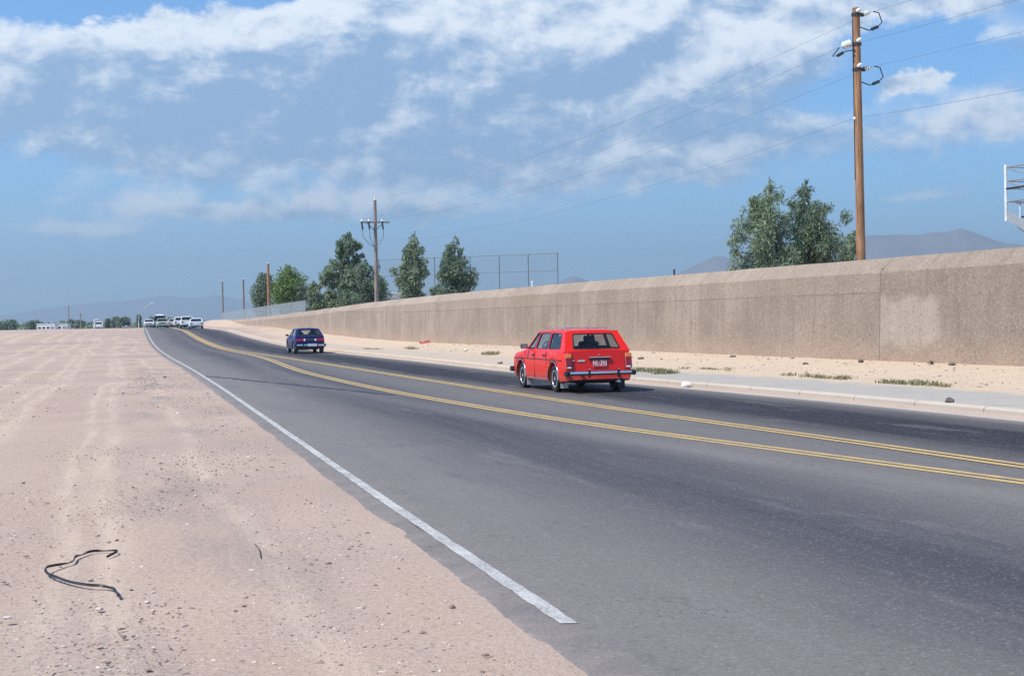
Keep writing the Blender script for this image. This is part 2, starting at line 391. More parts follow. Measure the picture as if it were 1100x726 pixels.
def ground_z(X, Y):
    z = road_z(Y); k = kerb_X(Y)
    if X <= k: return z
    w = max(wall_X(Y), k + 3.3); t = (X - k) / (w - k)
    fade = 1 - ss(230, 330, Y)
    return z + (.13 + berm(Y) * ss(lerp(.42, .62, ss(120, 180, Y)), 1, t)) * fade * ss(0, .05, t)
Ys = list(np.arange(-40, 4, 2.0)) + list(np.arange(4, 40, .5)) + list(np.arange(40, 130, 2.0)) + list(np.arange(130, 300, 4.0)) + list(np.arange(300, 460, 10.0)) + [460, 520, 600, 800, 1100, 1500, 2200, 3200, 4500, 6500, 9000, 13500]
Ys = [float(y) for y in Ys]

def uv_layers(me, fns):
    for nm, fn in fns.items():
        l = me.uv_layers.new(name=nm)
        vs = [fn(v.co) for v in me.vertices]
        for lp in me.loops: l.data[lp.index].uv = vs[lp.vertex_index]
layers = {'road': lambda c: (c.x - edge_X(c.y), c.y), 'kerb': lambda c: (c.x - kerb_X(c.y), c.y)}
# ground sheet
verts = []; faces = []
offL = [-6000, -2500, -1000, -500, -250, -130, -80, -50, -35, -25, -18, -13, -9, -6.5, -4.5, -3, -2, -1.3, -.8, -.3]
for Y in Ys:
    e, k = edge_X(Y), kerb_X(Y); w = max(wall_X(Y), k + 3.3)
    row = [(e + o, 0) for o in offL] + [(e + .4, -.06), (lerp(e, k, .35), -.06), (lerp(e, k, .7), -.06), (k - .1, -.06), (k + .12, -.06)] + ([(k + .5, -.06), (k + 2.8, -.06), (k + 3.08, .0)] if Y < 112 else [(k + .5, -.01), (k + 1.0, 0), (k + 1.6, 0)])
    row += [(lerp(k + (3.08 if Y < 112 else 1.6), w, t), 0) for t in (.12, .25, .4, .55, .7, .85, 1)] + [(w + o, 0) for o in (1, 3, 8, 20, 60, 150, 400, 1200, 3500, 8500)]
    for i, (x, dz) in enumerate(row):
        if Y > 300 and dz < 0: dz = -.12
        n = 0
        if x < e - 1.2 and -5 < Y < 120:
            n = .045 * math.sin(x * .9 + math.sin(Y * .31) * 1.3) * math.sin(Y * .37 + x * .2) + .02 * math.sin(x * 2.7 + Y * .8)
            n *= min(1, (e - 1.2 - x) / 2)
        if k + 4.2 < x < w - .1 and 5 < Y < 160: n = .035 * math.sin(x * 3.1 + Y * 1.7) * math.sin(Y * .9)
        verts.append((x, Y, ground_z(x, Y) + dz + n))
nc = len(offL) + 8 + 7 + 10
for j in range(len(Ys) - 1):
    for i in range(nc - 1):
        a = j * nc + i; faces.append((a, a + 1, a + nc + 1, a + nc))
g = from_np('ground', verts, faces, M['sand'], smooth=True); uv_layers(g.data, layers)
tag(g, 'pinkish tan desert sand with pebbles and faint wheel tracks', 'ground', kind='structure')

# road slab with a ravelled left edge
Yr = sorted(set([round(y, 3) for y in Ys if y < 1200] + [round(v, 3) for v in np.arange(4, 60, .12)]))
def zi(Y):   # road height on the same facets as the ground sheet
    return float(np.interp(Y, Ys, [road_z(y) for y in Ys]))
rr = random.Random(3); jit = {}; w1 = 0
def ravel(Y):
    a = .31 + .12 * ss(20, 35, Y) + .022 * math.sin(Y * 1.7) + .012 * math.sin(Y * 4.9 + 1) + rr.uniform(-.022, .022)
    if 11.15 < Y < 12.4: a -= .17 * (1 - abs((Y - 11.35) / 1.05)) if Y > 11.35 else .17 * (Y - 11.15) / .2
    if 7.4 < Y < 8.4: a += .03
    return a
verts = []; faces = []; fr = [0, .02, .1, .25, .4, .5, .6, .75, .9, 1]
for Y in Yr:
    a, k = edge_X(Y) - ravel(Y), kerb_X(Y) - .002
    for t in fr: verts.append((lerp(a, k, t), Y, zi(Y) + (.012 if t > 0 else -.014)))
n = len(fr)
for j in range(len(Yr) - 1):
    for i in range(n - 1):
        a = j * n + i; faces.append((a, a + 1, a + n + 1, a + n))
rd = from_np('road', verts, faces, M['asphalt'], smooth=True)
uv_layers(rd.data, dict(layers, yellow=lambda c: (c.x - yl_X(c.y), c.y)))
tag(rd, 'worn grey asphalt road running away over a rise', 'road', kind='structure')

def strip(name, fx, Y0, Y1, w, m, dz, step=.5, frag=0.0):
    v = []; f = []; Y = Y0; i = 0; q = random.Random(len(name) + int(Y0 * 10))
    while True:
        dX = (fx(Y + .05) - fx(Y - .05)) / .1; hw = w / 2 * math.sqrt(1 + dX * dX)
        j1, j2 = q.uniform(-frag, frag), q.uniform(-frag, frag)
        v += [(fx(Y) - hw + j1, Y, zi(Y) + dz), (fx(Y) + hw + j2, Y, zi(Y) + dz)]
        if i: f.append((2 * i - 2, 2 * i - 1, 2 * i + 1, 2 * i))
        i += 1
        if Y >= Y1: break
        Y = min(Y1, Y + (step if Y < 60 else 4 * step))
    return from_np(name, v, f, m)
o = strip('edge_line', edge_X, 7.75, 300, .098, M['white_line'], .017, .12, .006); tag(o, 'white painted edge line along the left side of the road', 'road marking', kind='structure')
lines = []
for nm, fn, off in (('far', yu_X, .0), ('far', yu_X, .20), ('near', yl_X, .0), ('near', yl_X, .20)):
    o = strip('centre_line', (lambda f, d: (lambda Y: f(Y) + d))(fn, off), 5.0, 300, .108, M['yellow_line'], .017 if nm == 'near' else .0195, .3, .004)
    tag(o, None, 'road marking', 'yellow centre lines on the road', 'structure'); lines.append(o)
for o, s in zip(lines, ('near line of the double yellow pair closer to the wall', 'far line of the double yellow pair closer to the wall', 'near line of the double yellow pair closer to the sand', 'far line of the double yellow pair closer to the sand')): o['label'] = s
# narrow dark band with ragged edges across the left lane
v = []; f = []
seam = [(-9.75, 45.6), (-8.6, 43.6), (-7.0, 40.4), (-5.7, 38.0), (-4.64, 35.9), (-3.3, 33.2), (-2.5, 31.6)]
q = random.Random(5); pts = []
for a, b_ in zip(seam[:-1], seam[1:]):
    for s in range(8): t = s / 8; pts.append((lerp(a[0], b_[0], t) + q.uniform(-.03, .03), lerp(a[1], b_[1], t)))
for i, (x, y) in enumerate(pts):
    hw = .10 + q.uniform(-.035, .05)
    v += [(x - hw * .2, y - hw * 1.6, zi(y) + .0145), (x + hw * .2, y + hw * 1.6, zi(y) + .0145)]
    if i: f.append((2 * i - 2, 2 * i - 1, 2 * i + 1, 2 * i))
o = from_np('slant_band', v, f, M['dark_band']); tag(o, 'dark band crossing the left lane at a slant', 'road patch', kind='structure')

# kerb and sidewalk as swept sections
def sweep(name, sect, fx, Y0, Y1, m, step=1.0, zf=zi):
    v = []; f = []; Y = Y0; i = 0; n = len(sect); uv = []
    while True:
        for du, dz in sect: v.append((fx(Y) + du, Y, zf(Y) + dz)); uv.append((du, Y))
        if i:
            for s in range(n - 1): a = (i - 1) * n + s; f.append((a, a + 1, a + n + 1, a + n))
        i += 1
        if Y >= Y1: break
        Y = min(Y1, Y + (step if Y < 60 else 3 * step))
    f.append(tuple(range(n))[::-1]); f.append(tuple(range((i - 1) * n, i * n)))
    o = from_np(name, v, f, m); l = o.data.uv_layers.new(name='UVMap')
    for lp in o.data.loops: l.data[lp.index].uv = uv[lp.vertex_index]
    return o
gut = sweep('gutter', [(-.02, -.05), (-.02, .017), (.40, .020), (.40, -.05)], kerb_X, 3, 150, M['kerb']); tag(gut, 'pale concrete gutter along the foot of the kerb', 'gutter', kind='structure')
kb = sweep('kerb', [(.403, -.1), (.403, .10), (.45, .14), (.56, .145), (.58, .12), (.58, -.1)], kerb_X, 3, 150, M['kerb']); tag(kb, 'pale concrete kerb between the road and the sidewalk', 'kerb', kind='structure')
sw = sweep('sidewalk', [(.583, -.1), (.583, .139), (3.02, .165), (3.1, .15), (3.1, -.1)], kerb_X, 3, 110, M['walk']); tag(sw, 'grey concrete sidewalk beside the kerb', 'sidewalk', kind='structure')

# ------------------------------------------------------------------ long concrete wall
wt = spline([(3.14, 20), (3.13, 45), (3.14, 70), (2.95, 100), (2.57, 126), (2.36, 157), (2.08, 202)])
wroot = empty('concrete_wall', (wall_X(60), 60, .3))
tag(wroot, 'long tan concrete wall with sloped coping running beside the sidewalk', 'wall')
wn = Vector((-1, -.3267, 0)).normalized()
def wall_foot(Y): return ground_z(wall_X(Y) - .02, Y)
def wall_section(Y0, Y1, m):
    prof = lambda Y: [(.06, wall_foot(Y) - .5), (.06, wall_foot(Y)), (.02, lerp(wall_foot(Y), wt(Y), .45)), (0, wt(Y) - .42), (-.05, wt(Y) - .36), (-.42, wt(Y) - .015), (-.47, wt(Y)), (-.80, wt(Y)), (-.86, wt(Y) - .05), (-.86, wall_foot(Y) - .5)]
    v = []; f = []; uv = []; n = 10; cnt = max(2, int(abs(Y1 - Y0) / 1.5)); base = Vector((wall_X(Y0), Y0, 0)); q = random.Random(int(Y0))
    for i in range(cnt + 1):
        Y = lerp(Y0, Y1, i / cnt); p = Vector((wall_X(Y), Y, 0)); s = (p - base).length
        for k, (d, z) in enumerate(prof(Y)):
            jz = q.uniform(-.012, .012) if 2 < k < 8 else 0
            w = p + wn * (d + (q.uniform(-.01, .01) if k in (2, 3, 4) else 0)); v.append((w.x - wroot.location.x, w.y - wroot.location.y, z + jz - wroot.location.z)); uv.append((s, z - wall_foot(Y)))
        if i:
            for k in range(n - 1): a = (i - 1) * n + k; f.append((a, a + 1, a + n + 1, a + n))
    f.append(tuple(range(n))); f.append(tuple(range(cnt * n, (cnt + 1) * n))[::-1])
    o = from_np('wall_section', v, f, m, wroot); l = o.data.uv_layers.new(name='UVMap')
    for lp in o.data.loops: l.data[lp.index].uv = uv[lp.vertex_index]
    me = o.data; bm = bmesh.new(); bm.from_mesh(me); bmesh.ops.recalc_face_normals(bm, faces=bm.faces); bm.to_mesh(me); bm.free()
    return o
mA = wall_material('wall_concrete_patched', (.300, .242, .196), True); mB = wall_material('wall_concrete', (.315, .254, .205)); mC = wall_material('wall_concrete_far', (.338, .274, .223))
wall_section(39.393, 8, mA)['label'] = 'nearest wall section with a pale patch by its joint'
wall_section(39.407, 70.6, mB)['label'] = 'middle wall section with a faint horizontal seam'
wall_section(70.614, 172, mC)['label'] = 'far wall section tapering towards the rise'
wall_section(172.02, 203, mC)['label'] = 'low end piece of the wall sinking into the bank'
for Yj in (39.4, 70.607, 172.01):      # dark joint filler, recessed
    bm = bmesh.new(); p = Vector((wall_X(Yj), Yj, 0)) - wn * .50 - wroot.location
    zt_ = wt(Yj) - wroot.location.z - .30; zb_ = wall_foot(Yj) - wroot.location.z - .4
    box(bm, (p.x, p.y, (zt_ + zb_) / 2), (.86, .05, zt_ - zb_), rot=Matrix.Rotation(math.atan2(wn.y, wn.x), 3, 'Z'))
    from_bm('joint_filler', bm, M['filler'], wroot)

def fence(name, P, zt, zb, posts, cell, wire, rails, prad, mc, label, rail_m='steel', cat='fence'):
    """posts: fractions along the polyline P of (x,y)"""
    root = empty(name, (P[0][0], P[0][1], zb(0))); O = root.location
    tag(root, label, cat)
    L = [0]
    for a, b_ in zip(P[:-1], P[1:]): L.append(L[-1] + math.dist(a, b_))
    def pt(s): return float(np.interp(s, L, [p[0] for p in P])) - O.x, float(np.interp(s, L, [p[1] for p in P])) - O.y
    tot = L[-1]; v = []; f = []; uv = []; n = 60
    for i in range(n + 1):
        s = tot * i / n; x, y = pt(s); a, b_ = zb(s / tot), zt(s / tot)
        v += [(x, y, a - O.z), (x, y, b_ - O.z)]; uv += [(s, a), (s, b_)]
        if i: f.append((2 * i - 2, 2 * i, 2 * i + 1, 2 * i - 1))
    o = from_np('chain_link_mesh', v, f, mesh_mat(name + '_wire', mc, cell, wire), root); l = o.data.uv_layers.new(name='UVMap')
    for lp in o.data.loops: l.data[lp.index].uv = uv[lp.vertex_index]
    for k in posts:
        bm = bmesh.new(); x, y = pt(k * tot); tube(bm, [(x, y, zb(k) - O.z - .1), (x, y, zt(k) - O.z + .03)], prad); from_bm('post', bm, M[rail_m], root, True)
    for h in rails:
        bm = bmesh.new(); tube(bm, [(*pt(tot * i / 12), lerp(zb(i / 12), zt(i / 12), h) - O.z) for i in range(13)], prad * .7, 6); from_bm('rail', bm, M[rail_m], root, True)
    return root
# fence on top of the far end of the wall
fy0, fy1 = 126.0, 214.0
fence('chain_link_fence', [(wall_X(y) + .4, y) for y in np.linspace(fy0, fy1, 9)], lambda t: lerp(3.50, 3.22, t), lambda t: (wt(lerp(fy0, fy1, t)) - .08) if lerp(fy0, fy1, t) < 202 else 2.0, [i / 26 for i in range(27)], .075, .032, (1.0,), .035, (.36, .41, .44), 'grey chain-link fence standing on the low far end of the wall')
# tall ball-field fence behind the trees
pA, pB = at(408, 340, 152), at(600, 340, 146)
bz = lambda t: lerp(at(408, 279, 152).z, at(600, 272, 146).z, t)
fence('backstop_fence', [(pA.x, pA.y), (pB.x, pB.y)], bz, lambda t: .6, [0, .16, .32, .44, .52, .682, .841, 1.0], 0.09, .008, (1.0, .77, .5, .25), .040, (.22, .25, .27), 'tall open mesh sports fence behind the wall and the slim trees', 'fence_steel')

# ------------------------------------------------------------------ utility poles and wires
gzb = lambda X, Y: ground_z(X, Y)
def pole_base(px, Y):
    a, _ = ray(px, 340); X = a * Y; return Vector((X, Y, ground_z(X, Y)))
def insulator(bm, p, d, s=1.0, n=3, bell=.105):
    d = Vector(d).normalized(); p = Vector(p)
    prof = []
    for i in range(n):
        prof += [(.035, i * .11), (bell, i * .11 + .02), (bell * .75, i * .11 + .07), (.035, i * .11 + .09)]
    prof += [(.02, n * .11 + .04)]
    b2 = bmesh.new(); lathe(b2, [(r * s, h * s) for r, h in prof], 'z', 12)
    q = Vector((0, 0, 1)).rotation_difference(d).to_matrix().to_4x4()
    b2.transform(Matrix.Translation(p) @ q); me = bpy.data.meshes.new('t'); b2.to_mesh(me); b2.free(); bm.from_mesh(me); bpy.data.meshes.remove(me)
B1 = pole_base(926.5, 50.0); top1 = at(919.5, 9, 50).z; H1 = top1 - B1.z
p1 = empty('utility_pole', B1); tag(p1, 'tall brown wooden utility pole with white insulators behind the near wall', 'utility pole')
lean = Vector((-.075, 0, H1))
bm = bmesh.new(); tube(bm, [lean * t - Vector((0, 0, .4 if t == 0 else 0)) for t in (0, .2, .4, .6, .8, 1.0)], [.165, .16, .152, .145, .138, .13], 16); from_bm('pole_shaft', bm, M['wood_red'], p1, True)
wall_dir = Vector((-.31, .95, 0)); side = Vector((.95, .31, 0))
attach = []
def armset(py, sgn, big):
    z = at(920, py, 50).z - B1.z; c = lean * (z / H1)
    b_ = bmesh.new(); box(b_, c + side * sgn * .20, (.22, .10, .12), .02, Matrix.Rotation(math.atan2(side.y, side.x), 3, 'Z')); tube(b_, [c + Vector((0, 0, -.05)), c + Vector((0, 0, .05))], .165, 16); from_bm('bracket', b_, M['dark_metal'], p1)
    b_ = bmesh.new(); d = side * sgn + Vector((0, 0, .35 if sgn > 0 else -.35))
    tip = c + side * sgn * .28 + d.normalized() * .42
    insulator(b_, c + side * sgn * .26 + Vector((0, 0, .02)), d, 0.85 if not big else 1.0, 3, .11 if not big else .145)
    insulator(b_, c - wall_dir * .1 + Vector((0, 0, .1)), -wall_dir + Vector((0, 0, .2)), .8, 2, .10)
    from_bm('insulator', b_, M['porcelain'], p1, True)
    b_ = bmesh.new(); s_ = side * sgn
    pts = [tip, c + s_ * .90 + Vector((0, 0, .10)), c + s_ * 1.02 + Vector((0, 0, -.22)), c + s_ * .85 + Vector((0, 0, -.38)), c + s_ * .5 + Vector((0, 0, -.52)), c + s_ * .14 + Vector((0, 0, -.42))]
    if sgn < 0: pts = [tip, c + s_ * .95 + Vector((0, 0, -.45)), c + s_ * .75 + Vector((0, 0, -.42)), c + s_ * .45 + Vector((0, 0, -.26)), c + s_ * .14 + Vector((0, 0, -.2))]
    tube(b_, pts, .02, 6); a_, z_ = pts[-3], pts[-2]
    tube(b_, [a_, lerp(a_, z_, .7)], .055, 8)
    from_bm('jumper_loop', b_, M['dark_metal'], p1, True)
    attach.append(B1 + tip)
armset(16, 1, False); armset(48, -1, True); armset(75, 1, False)
z = at(921, 128, 50).z - B1.z; c = lean * (z / H1); bm = bmesh.new(); insulator(bm, c - side * .13, -side, .7, 1, .10); from_bm('neutral_knob', bm, M['porcelain'], p1, True); attach.append(B1 + c - side * .2)
bm = bmesh.new()
tube(bm, [lean * .5 - side * .17, lean * .97 - side * .15], .012, 5); from_bm('ground_wire', bm, M['dark_metal'], p1)

B2 = pole_base(405, 125.0); top2 = at(404, 215, 125).z; H2 = top2 - B2.z
p2 = empty('utility_pole', B2); tag(p2, 'weathered grey utility pole with a crossarm and hanging switches beside the dark tree', 'utility pole')
bm = bmesh.new(); tube(bm, [(0, 0, -.4), (0, 0, H2 * .5), (0, 0, H2)], [.20, .17, .13], 14); from_bm('pole_shaft', bm, M['wood_grey'], p2, True)
zc = at(404, 239, 125).z - B2.z; armd = Vector((.97, .24, 0))
bm = bmesh.new(); box(bm, (0, -.22, zc), (2.5, .12, .14), .01, Matrix.Rotation(.24, 3, 'Z')); from_bm('crossarm', bm, M['wood_grey'], p2)
for s in (-1.15, -.55, .62):
    bm = bmesh.new(); p = armd * s + Vector((0, -.2, zc)); insulator(bm, p + Vector((0, 0, .08)), (0, 0, 1), .8, 2); from_bm('insulator', bm, M['porcelain'], p2)
    bm = bmesh.new(); tube(bm, [p + Vector((0, -.1, .05)), p + Vector((.08, -.12, -.62))], .075, 8); from_bm('cutout_switch', bm, M['dark_metal'], p2, True)
    bm = bmesh.new(); tube(bm, [p + Vector((.08, -.1, -.6)), p + Vector((.10, -.1, -1.25)), lerp(p, Vector((0, -.2, zc - 2.0)), .6) + Vector((0, 0, -.75)), (0, -.2, zc - 2.15)], .028, 6); from_bm('drop_wire', bm, M['wire'], p2, True)
for s in (-.7, .7):
    bm = bmesh.new(); tube(bm, [armd * s + Vector((0, -.2, zc - .07)), (0, -.2, zc - .75)], .03, 6); from_bm('brace', bm, M['dark_metal'], p2)
bm = bmesh.new(); insulator(bm, (-.25, -.1, H2 - .35), (-1, 0, .3), .8, 2); from_bm('top_insulator', bm, M['porcelain'], p2); bm = bmesh.new(); insulator(bm, (.0, 0, H2), (0, 0, 1), .7, 2); from_bm('top_insulator', bm, M['porcelain'], p2)
for px, pt_, Y, rad, mt, lab in ((289, 283, 188, .19, 'wood_red', 'plain reddish brown utility pole in front of the bright green tree'), (262, 300, 214, .15, 'wood_grey', 'thin grey pole beyond the fence, next left of the bright green tree'), (239.5, 302, 240, .15, 'wood_grey', 'thin grey pole beyond the fence, farthest left of the fence poles')):
    B = pole_base(px, Y); h = at(px, pt_, Y).z - B.z; r_ = empty('utility_pole', B); tag(r_, lab, 'utility pole')
    bm = bmesh.new(); tube(bm, [(0, 0, -.4), (0, 0, h * .5), (0, 0, h)], [rad * 1.1, rad, rad * .85], 10); from_bm('pole_shaft', bm, M[mt], r_, True)
    bm = bmesh.new(); insulator(bm, (0, 0, h), (0, 0, 1), .7, 2); from_bm('top_insulator', bm, M['porcelain'], r_)
P0 = Vector((33.5, -22, 0))
ends2 = [B2 + Vector((0, 0, H2 + .15)), B2 + armd * -1.15 + Vector((0, -.2, zc + .3)), B2 + armd * .62 + Vector((0, -.2, zc + .3)), B2 + Vector((0, -.15, zc - 1.6))]
names = ['topmost overhead wire leaving the brown pole', 'overhead wire meeting the brown pole at its left white insulators', 'third overhead wire down the brown pole', 'lowest overhead wire crossing the brown pole below the insulators']
for i, (A, E2, lab) in enumerate(zip(attach, ends2, names)):
    S = Vector((P0.x + (A.x - B1.x), P0.y, A.z + .2)); pts = []
    for a, b_, sag in ((S, A, 1.1), (A, E2, 1.0)):
        for k in range(25):
            t = k / 24
            if a is A and k == 0: continue
            pts.append(lerp(a, b_, t) - Vector((0, 0, 4 * sag * t * (1 - t))))
    bm = bmesh.new(); O = A.copy(); tube(bm, [p - O for p in pts], .005, 5); o = from_bm('power_line', bm, M['wire'], None, True); o.location = O
    tag(o, lab, 'power line', 'overhead wires')

# ------------------------------------------------------------------ trees
def tree(name, px, Y, env, leaf, n, size, label, group='trees behind the wall', clump=.34, droop=.6, seed=1, xoff=0.0, gap=1.0):
    """env: list of (pixel row, half width in pixels, centre pixel x) seen against the sky; turned into metres at distance Y"""
    q = np.random.default_rng(seed); k = FPX / Y; n = int(n * 1.3)
    B = pole_base(px, Y); root = empty(name, B); tag(root, label, 'tree', group)
    hs = []; 
    for row, hw, cx in env: p = at(cx, row, Y); hs.append((p.z - B.z, hw / k, p.x - B.x))
    hs.sort(); zz = [h[0] for h in hs]; rw = [h[1] for h in hs]; cx = [h[2] for h in hs]
    zlo, zhi = zz[0], zz[-1]; H = zhi
    cl = []; tries = 0; nc_ = int(44 + 8 * (zhi - zlo))
    while len(cl) < nc_ and tries < 4000:
        tries += 1
        z_ = zlo + (zhi - zlo) * q.random() ** 1.0; r_ = np.interp(z_, zz, rw); c0 = np.interp(z_, zz, cx)
        a = q.random() * 6.283; d = math.sqrt(q.random()) * max(0.02, r_ * 1.10 - clump * r_ * .55)
        cr = max(.08, r_ * clump * q.uniform(.65, 1.25))
        p = np.array([c0 + d * math.cos(a), d * math.sin(a), z_])
        cl.append((p, cr) if q.random() > .35 else (np.array([c0 + (p[0] - c0) * 1.25, p[1] * 1.25, z_ + .15 * cr]), cr * .55))
    wts = np.array([c[1] ** 2.2 for c in cl]); wts /= wts.sum()
    idx = q.choice(len(cl), n, p=wts)
    P = np.array([cl[i][0] for i in idx]); C = np.array([cl[i][1] for i in idx])
    d = q.normal(size=(n, 3)); d /= np.linalg.norm(d, axis=1)[:, None]
    rad = C * (.25 + .95 * q.random(n) ** .7)
    P = P + d * rad[:, None] * np.array([1, 1, 1.15]); P[:, 2] -= droop * .3 * C * q.random(n)
    # sprig direction: outwards and hanging
    ax = d * .6 + q.normal(size=(n, 3)) * .55 + np.array([0, 0, -droop]); ax /= np.linalg.norm(ax, axis=1)[:, None]
    w = np.cross(ax, q.normal(size=(n, 3))); w /= np.linalg.norm(w, axis=1)[:, None]
    L = size * q.uniform(.6, 1.4, n); W = L * q.uniform(.16, .34, n)
    V = np.empty((n, 4, 3)); V[:, 0] = P - ax * L[:, None] * .5; V[:, 1] = P + w * W[:, None] * .5; V[:, 2] = P + ax * L[:, None] * .5; V[:, 3] = P - w * W[:, None] * .5
    me = bpy.data.meshes.new('crown'); me.vertices.add(n * 4); me.vertices.foreach_set('co', V.reshape(-1)); me.loops.add(n * 4); me.loops.foreach_set('vertex_index', np.arange(n * 4, dtype=np.int32))
    me.polygons.add(n); me.polygons.foreach_set('loop_start', np.arange(0, n * 4, 4, dtype=np.int32)); me.update(calc_edges=True); me.validate(); me.materials.append(leaf)
    link('crown', me, root)
    bm = bmesh.new(); tr = max(.06, H * .016)
    stem = [Vector((0, 0, -.3))] + [Vector((np.interp(zz_, zz, cx) + q.normal() * .05 * H * .1, q.normal() * .04, zz_)) for zz_ in np.linspace(H * .12, H * .9, 7)]
    tube(bm, stem, [tr * (1 - .82 * i / 7) for i in range(8)], 8)
    for (p, cr) in cl[:16]:
        z0 = max(.3, p[2] - q.uniform(.5, 1.6)); s = Vector((np.interp(z0, [v_.z for v_ in stem], [v_.x for v_ in stem]), 0, z0)); e_ = Vector(p)
        mid = lerp(s, e_, .55) + Vector((0, 0, -.08)); tube(bm, [s, mid, e_], [tr * .38, tr * .26, tr * .1], 5)
    from_bm('trunk', bm, M['bark'], root, True)
    return root
tree('eucalyptus_tree', 824, 66, [(190, 2, 827), (200, 10, 827), (212, 19, 826), (228, 25, 824), (245, 29, 822), (262, 33, 821), (278, 36, 820), (300, 36, 820), (320, 26, 822)], M['euc'], 15000, .19, 'pointed grey-green tree, left one of the close pair by the brown pole', seed=11)
tree('eucalyptus_tree', 871, 67, [(194, 3, 866), (206, 12, 866), (222, 22, 869), (236, 30, 876), (250, 36, 877), (266, 33, 873), (285, 28, 870), (320, 20, 868)], M['euc_dark'], 13000, .19, 'looser darker tree with a spreading right limb beside the brown pole', seed=12)
tree('small_tree', 914, 70, [(249, 2, 917), (256, 9, 915), (268, 12, 914), (285, 13, 913), (315, 9, 913)], M['euc'], 3200, .18, 'small tree half hidden behind the brown pole', seed=13)
tree('slim_tree', 443, 118, [(247, 1.5, 445), (256, 6, 445), (266, 10, 445), (278, 14, 445), (292, 19, 443), (305, 18, 443), (318, 14, 444), (333, 10, 444)], M['euc'], 8000, .30, 'slim pointed tree just right of the grey crossarm pole', seed=14)
tree('slim_tree', 490, 112, [(254, 1.5, 489), (263, 8, 489), (275, 14, 489), (288, 19, 489), (300, 20, 490), (312, 20, 491), (330, 14, 491)], M['euc_dark'], 10000, .27, 'dense dark oval tree at the left end of the visible tall sports fence', seed=15)
tree('low_shrub', 469, 114, [(305, 3, 470), (312, 7, 469), (320, 8, 469), (332, 6, 469)], M['euc_dark'], 1300, .25, 'low dark shrub between the two slim trees', seed=16)
tree('dark_tree', 374, 138, [(250, 2, 374), (257, 9, 374), (266, 14, 374), (276, 13, 376), (288, 10, 374), (300, 10, 373), (318, 12, 372), (338, 8, 373)], M['euc_dark'], 8000, .34, 'tall narrow dark tree rising above its dense neighbour left of the crossarm pole', seed=17)
tree('dark_tree', 390, 136, [(279, 4, 390), (286, 13, 390), (297, 20, 391), (310, 23, 391), (322, 22, 390), (338, 14, 390)], M['euc_dark'], 10000, .34, 'broad dense dark tree directly behind the crossarm pole', seed=18)
tree('dark_tree', 357, 139, [(277, 3, 360), (284, 9, 358), (296, 12, 356), (310, 11, 357), (322, 14, 358), (338, 10, 358)], M['euc'], 5200, .34, 'loose olive tree on the left side of the tall dark tree', seed=19)
tree('low_shrub', 339, 136, [(303, 4, 339), (310, 9, 339), (320, 9, 339), (330, 10, 340), (340, 7, 339)], M['euc'], 2600, .32, 'thin open shrub between the bright green tree and the dark trees', seed=20)
tree('round_tree', 311, 205, [(287, 5, 311), (294, 13, 311), (304, 18, 311), (316, 18, 311), (328, 15, 311), (345, 8, 311)], M['green'], 8000, .5, 'round bright green leafy tree behind the reddish brown pole', seed=21, droop=.2, clump=.46)
tree('round_tree', 283, 209, [(294, 4, 284), (302, 11, 283), (314, 13, 283), (326, 12, 283), (345, 7, 283)], M['euc_dark'], 5600, .5, 'rounded darker green tree left of the bright green tree', seed=22, droop=.2, clump=.46)
tree('low_shrub', 325, 203, [(303, 3, 325), (312, 7, 325), (324, 7, 325), (345, 6, 325)], M['euc_dark'], 2200, .45, 'dark shrub behind the near end of the chain-link fence', seed=23, droop=.2)
far = [(3, 345.5, 460, 9, 'low dark far tree at the very left of the skyline'), (12, 344, 520, 7, 'rounded far tree near the left border of the skyline'), (33, 345, 560, 6, 'small far tree left of the white trailers'), (41, 344.5, 600, 5, 'far tree rising behind the left end of the white trailers'),
       (76, 343.6, 640, 5, 'far tree behind the right end of the white trailers'), (86, 344.5, 560, 6, 'low far tree right of the white trailers'), (115.5, 342.5, 460, 3, 'narrow far tree, leftmost of the skyline grove near the road'), (124, 340.5, 480, 5, 'tallest far tree of the skyline grove near the road'),
       (130, 341.5, 470, 5, 'dense far tree in the middle of the skyline grove near the road'), (136, 340.8, 500, 3.5, 'far tree at the right end of the skyline grove near the road'), (149, 338.5, 430, 2.4, 'small dark far tree right behind the street lamp'), (163, 341, 520, 4, 'far tree behind the small white car at the road edge'), (183, 341.5, 480, 4, 'far tree showing between the oncoming cars and the pickup')]
for i, (px, row, Y, hw, lab) in enumerate(far):
    tree('far_tree', px, Y, [(row, hw * .25, px), (row + hw * .35, hw * .8, px), (row + hw * .9, hw, px), (354, hw * .8, px), (359, hw * .6, px)], M['euc_dark'], 700, Y * .0026, lab, 'far trees on the skyline', seed=40 + i, droop=.2, clump=.45)
# unbroken far scrub
q = np.random.default_rng(99); V = []; F = []
for i in range(5200):
    Y = q.uniform(600, 1500); a = q.uniform(-.39, -.05); X = a * Y; h = q.uniform(.3, 4.2) ** 1.0 * (.55 + .45 * math.sin(X * .02) ** 2); s = q.uniform(.8, 2.2)
    c = np.array([X, Y, road_z(600) + h]); d1 = q.normal(size=3); d1 /= np.linalg.norm(d1); d2 = np.cross(d1, q.normal(size=3)); d2 /= np.linalg.norm(d2)
    b_ = len(V); V += [c - d1 * s, c - d2 * s * .6, c + d1 * s, c + d2 * s * .6]; F.append((b_, b_ + 1, b_ + 2, b_ + 3))
o = from_np('far_scrub', V, F, M['euc_dark']); tag(o, 'low dark band of far scrub under the skyline', 'scrub', kind='stuff')

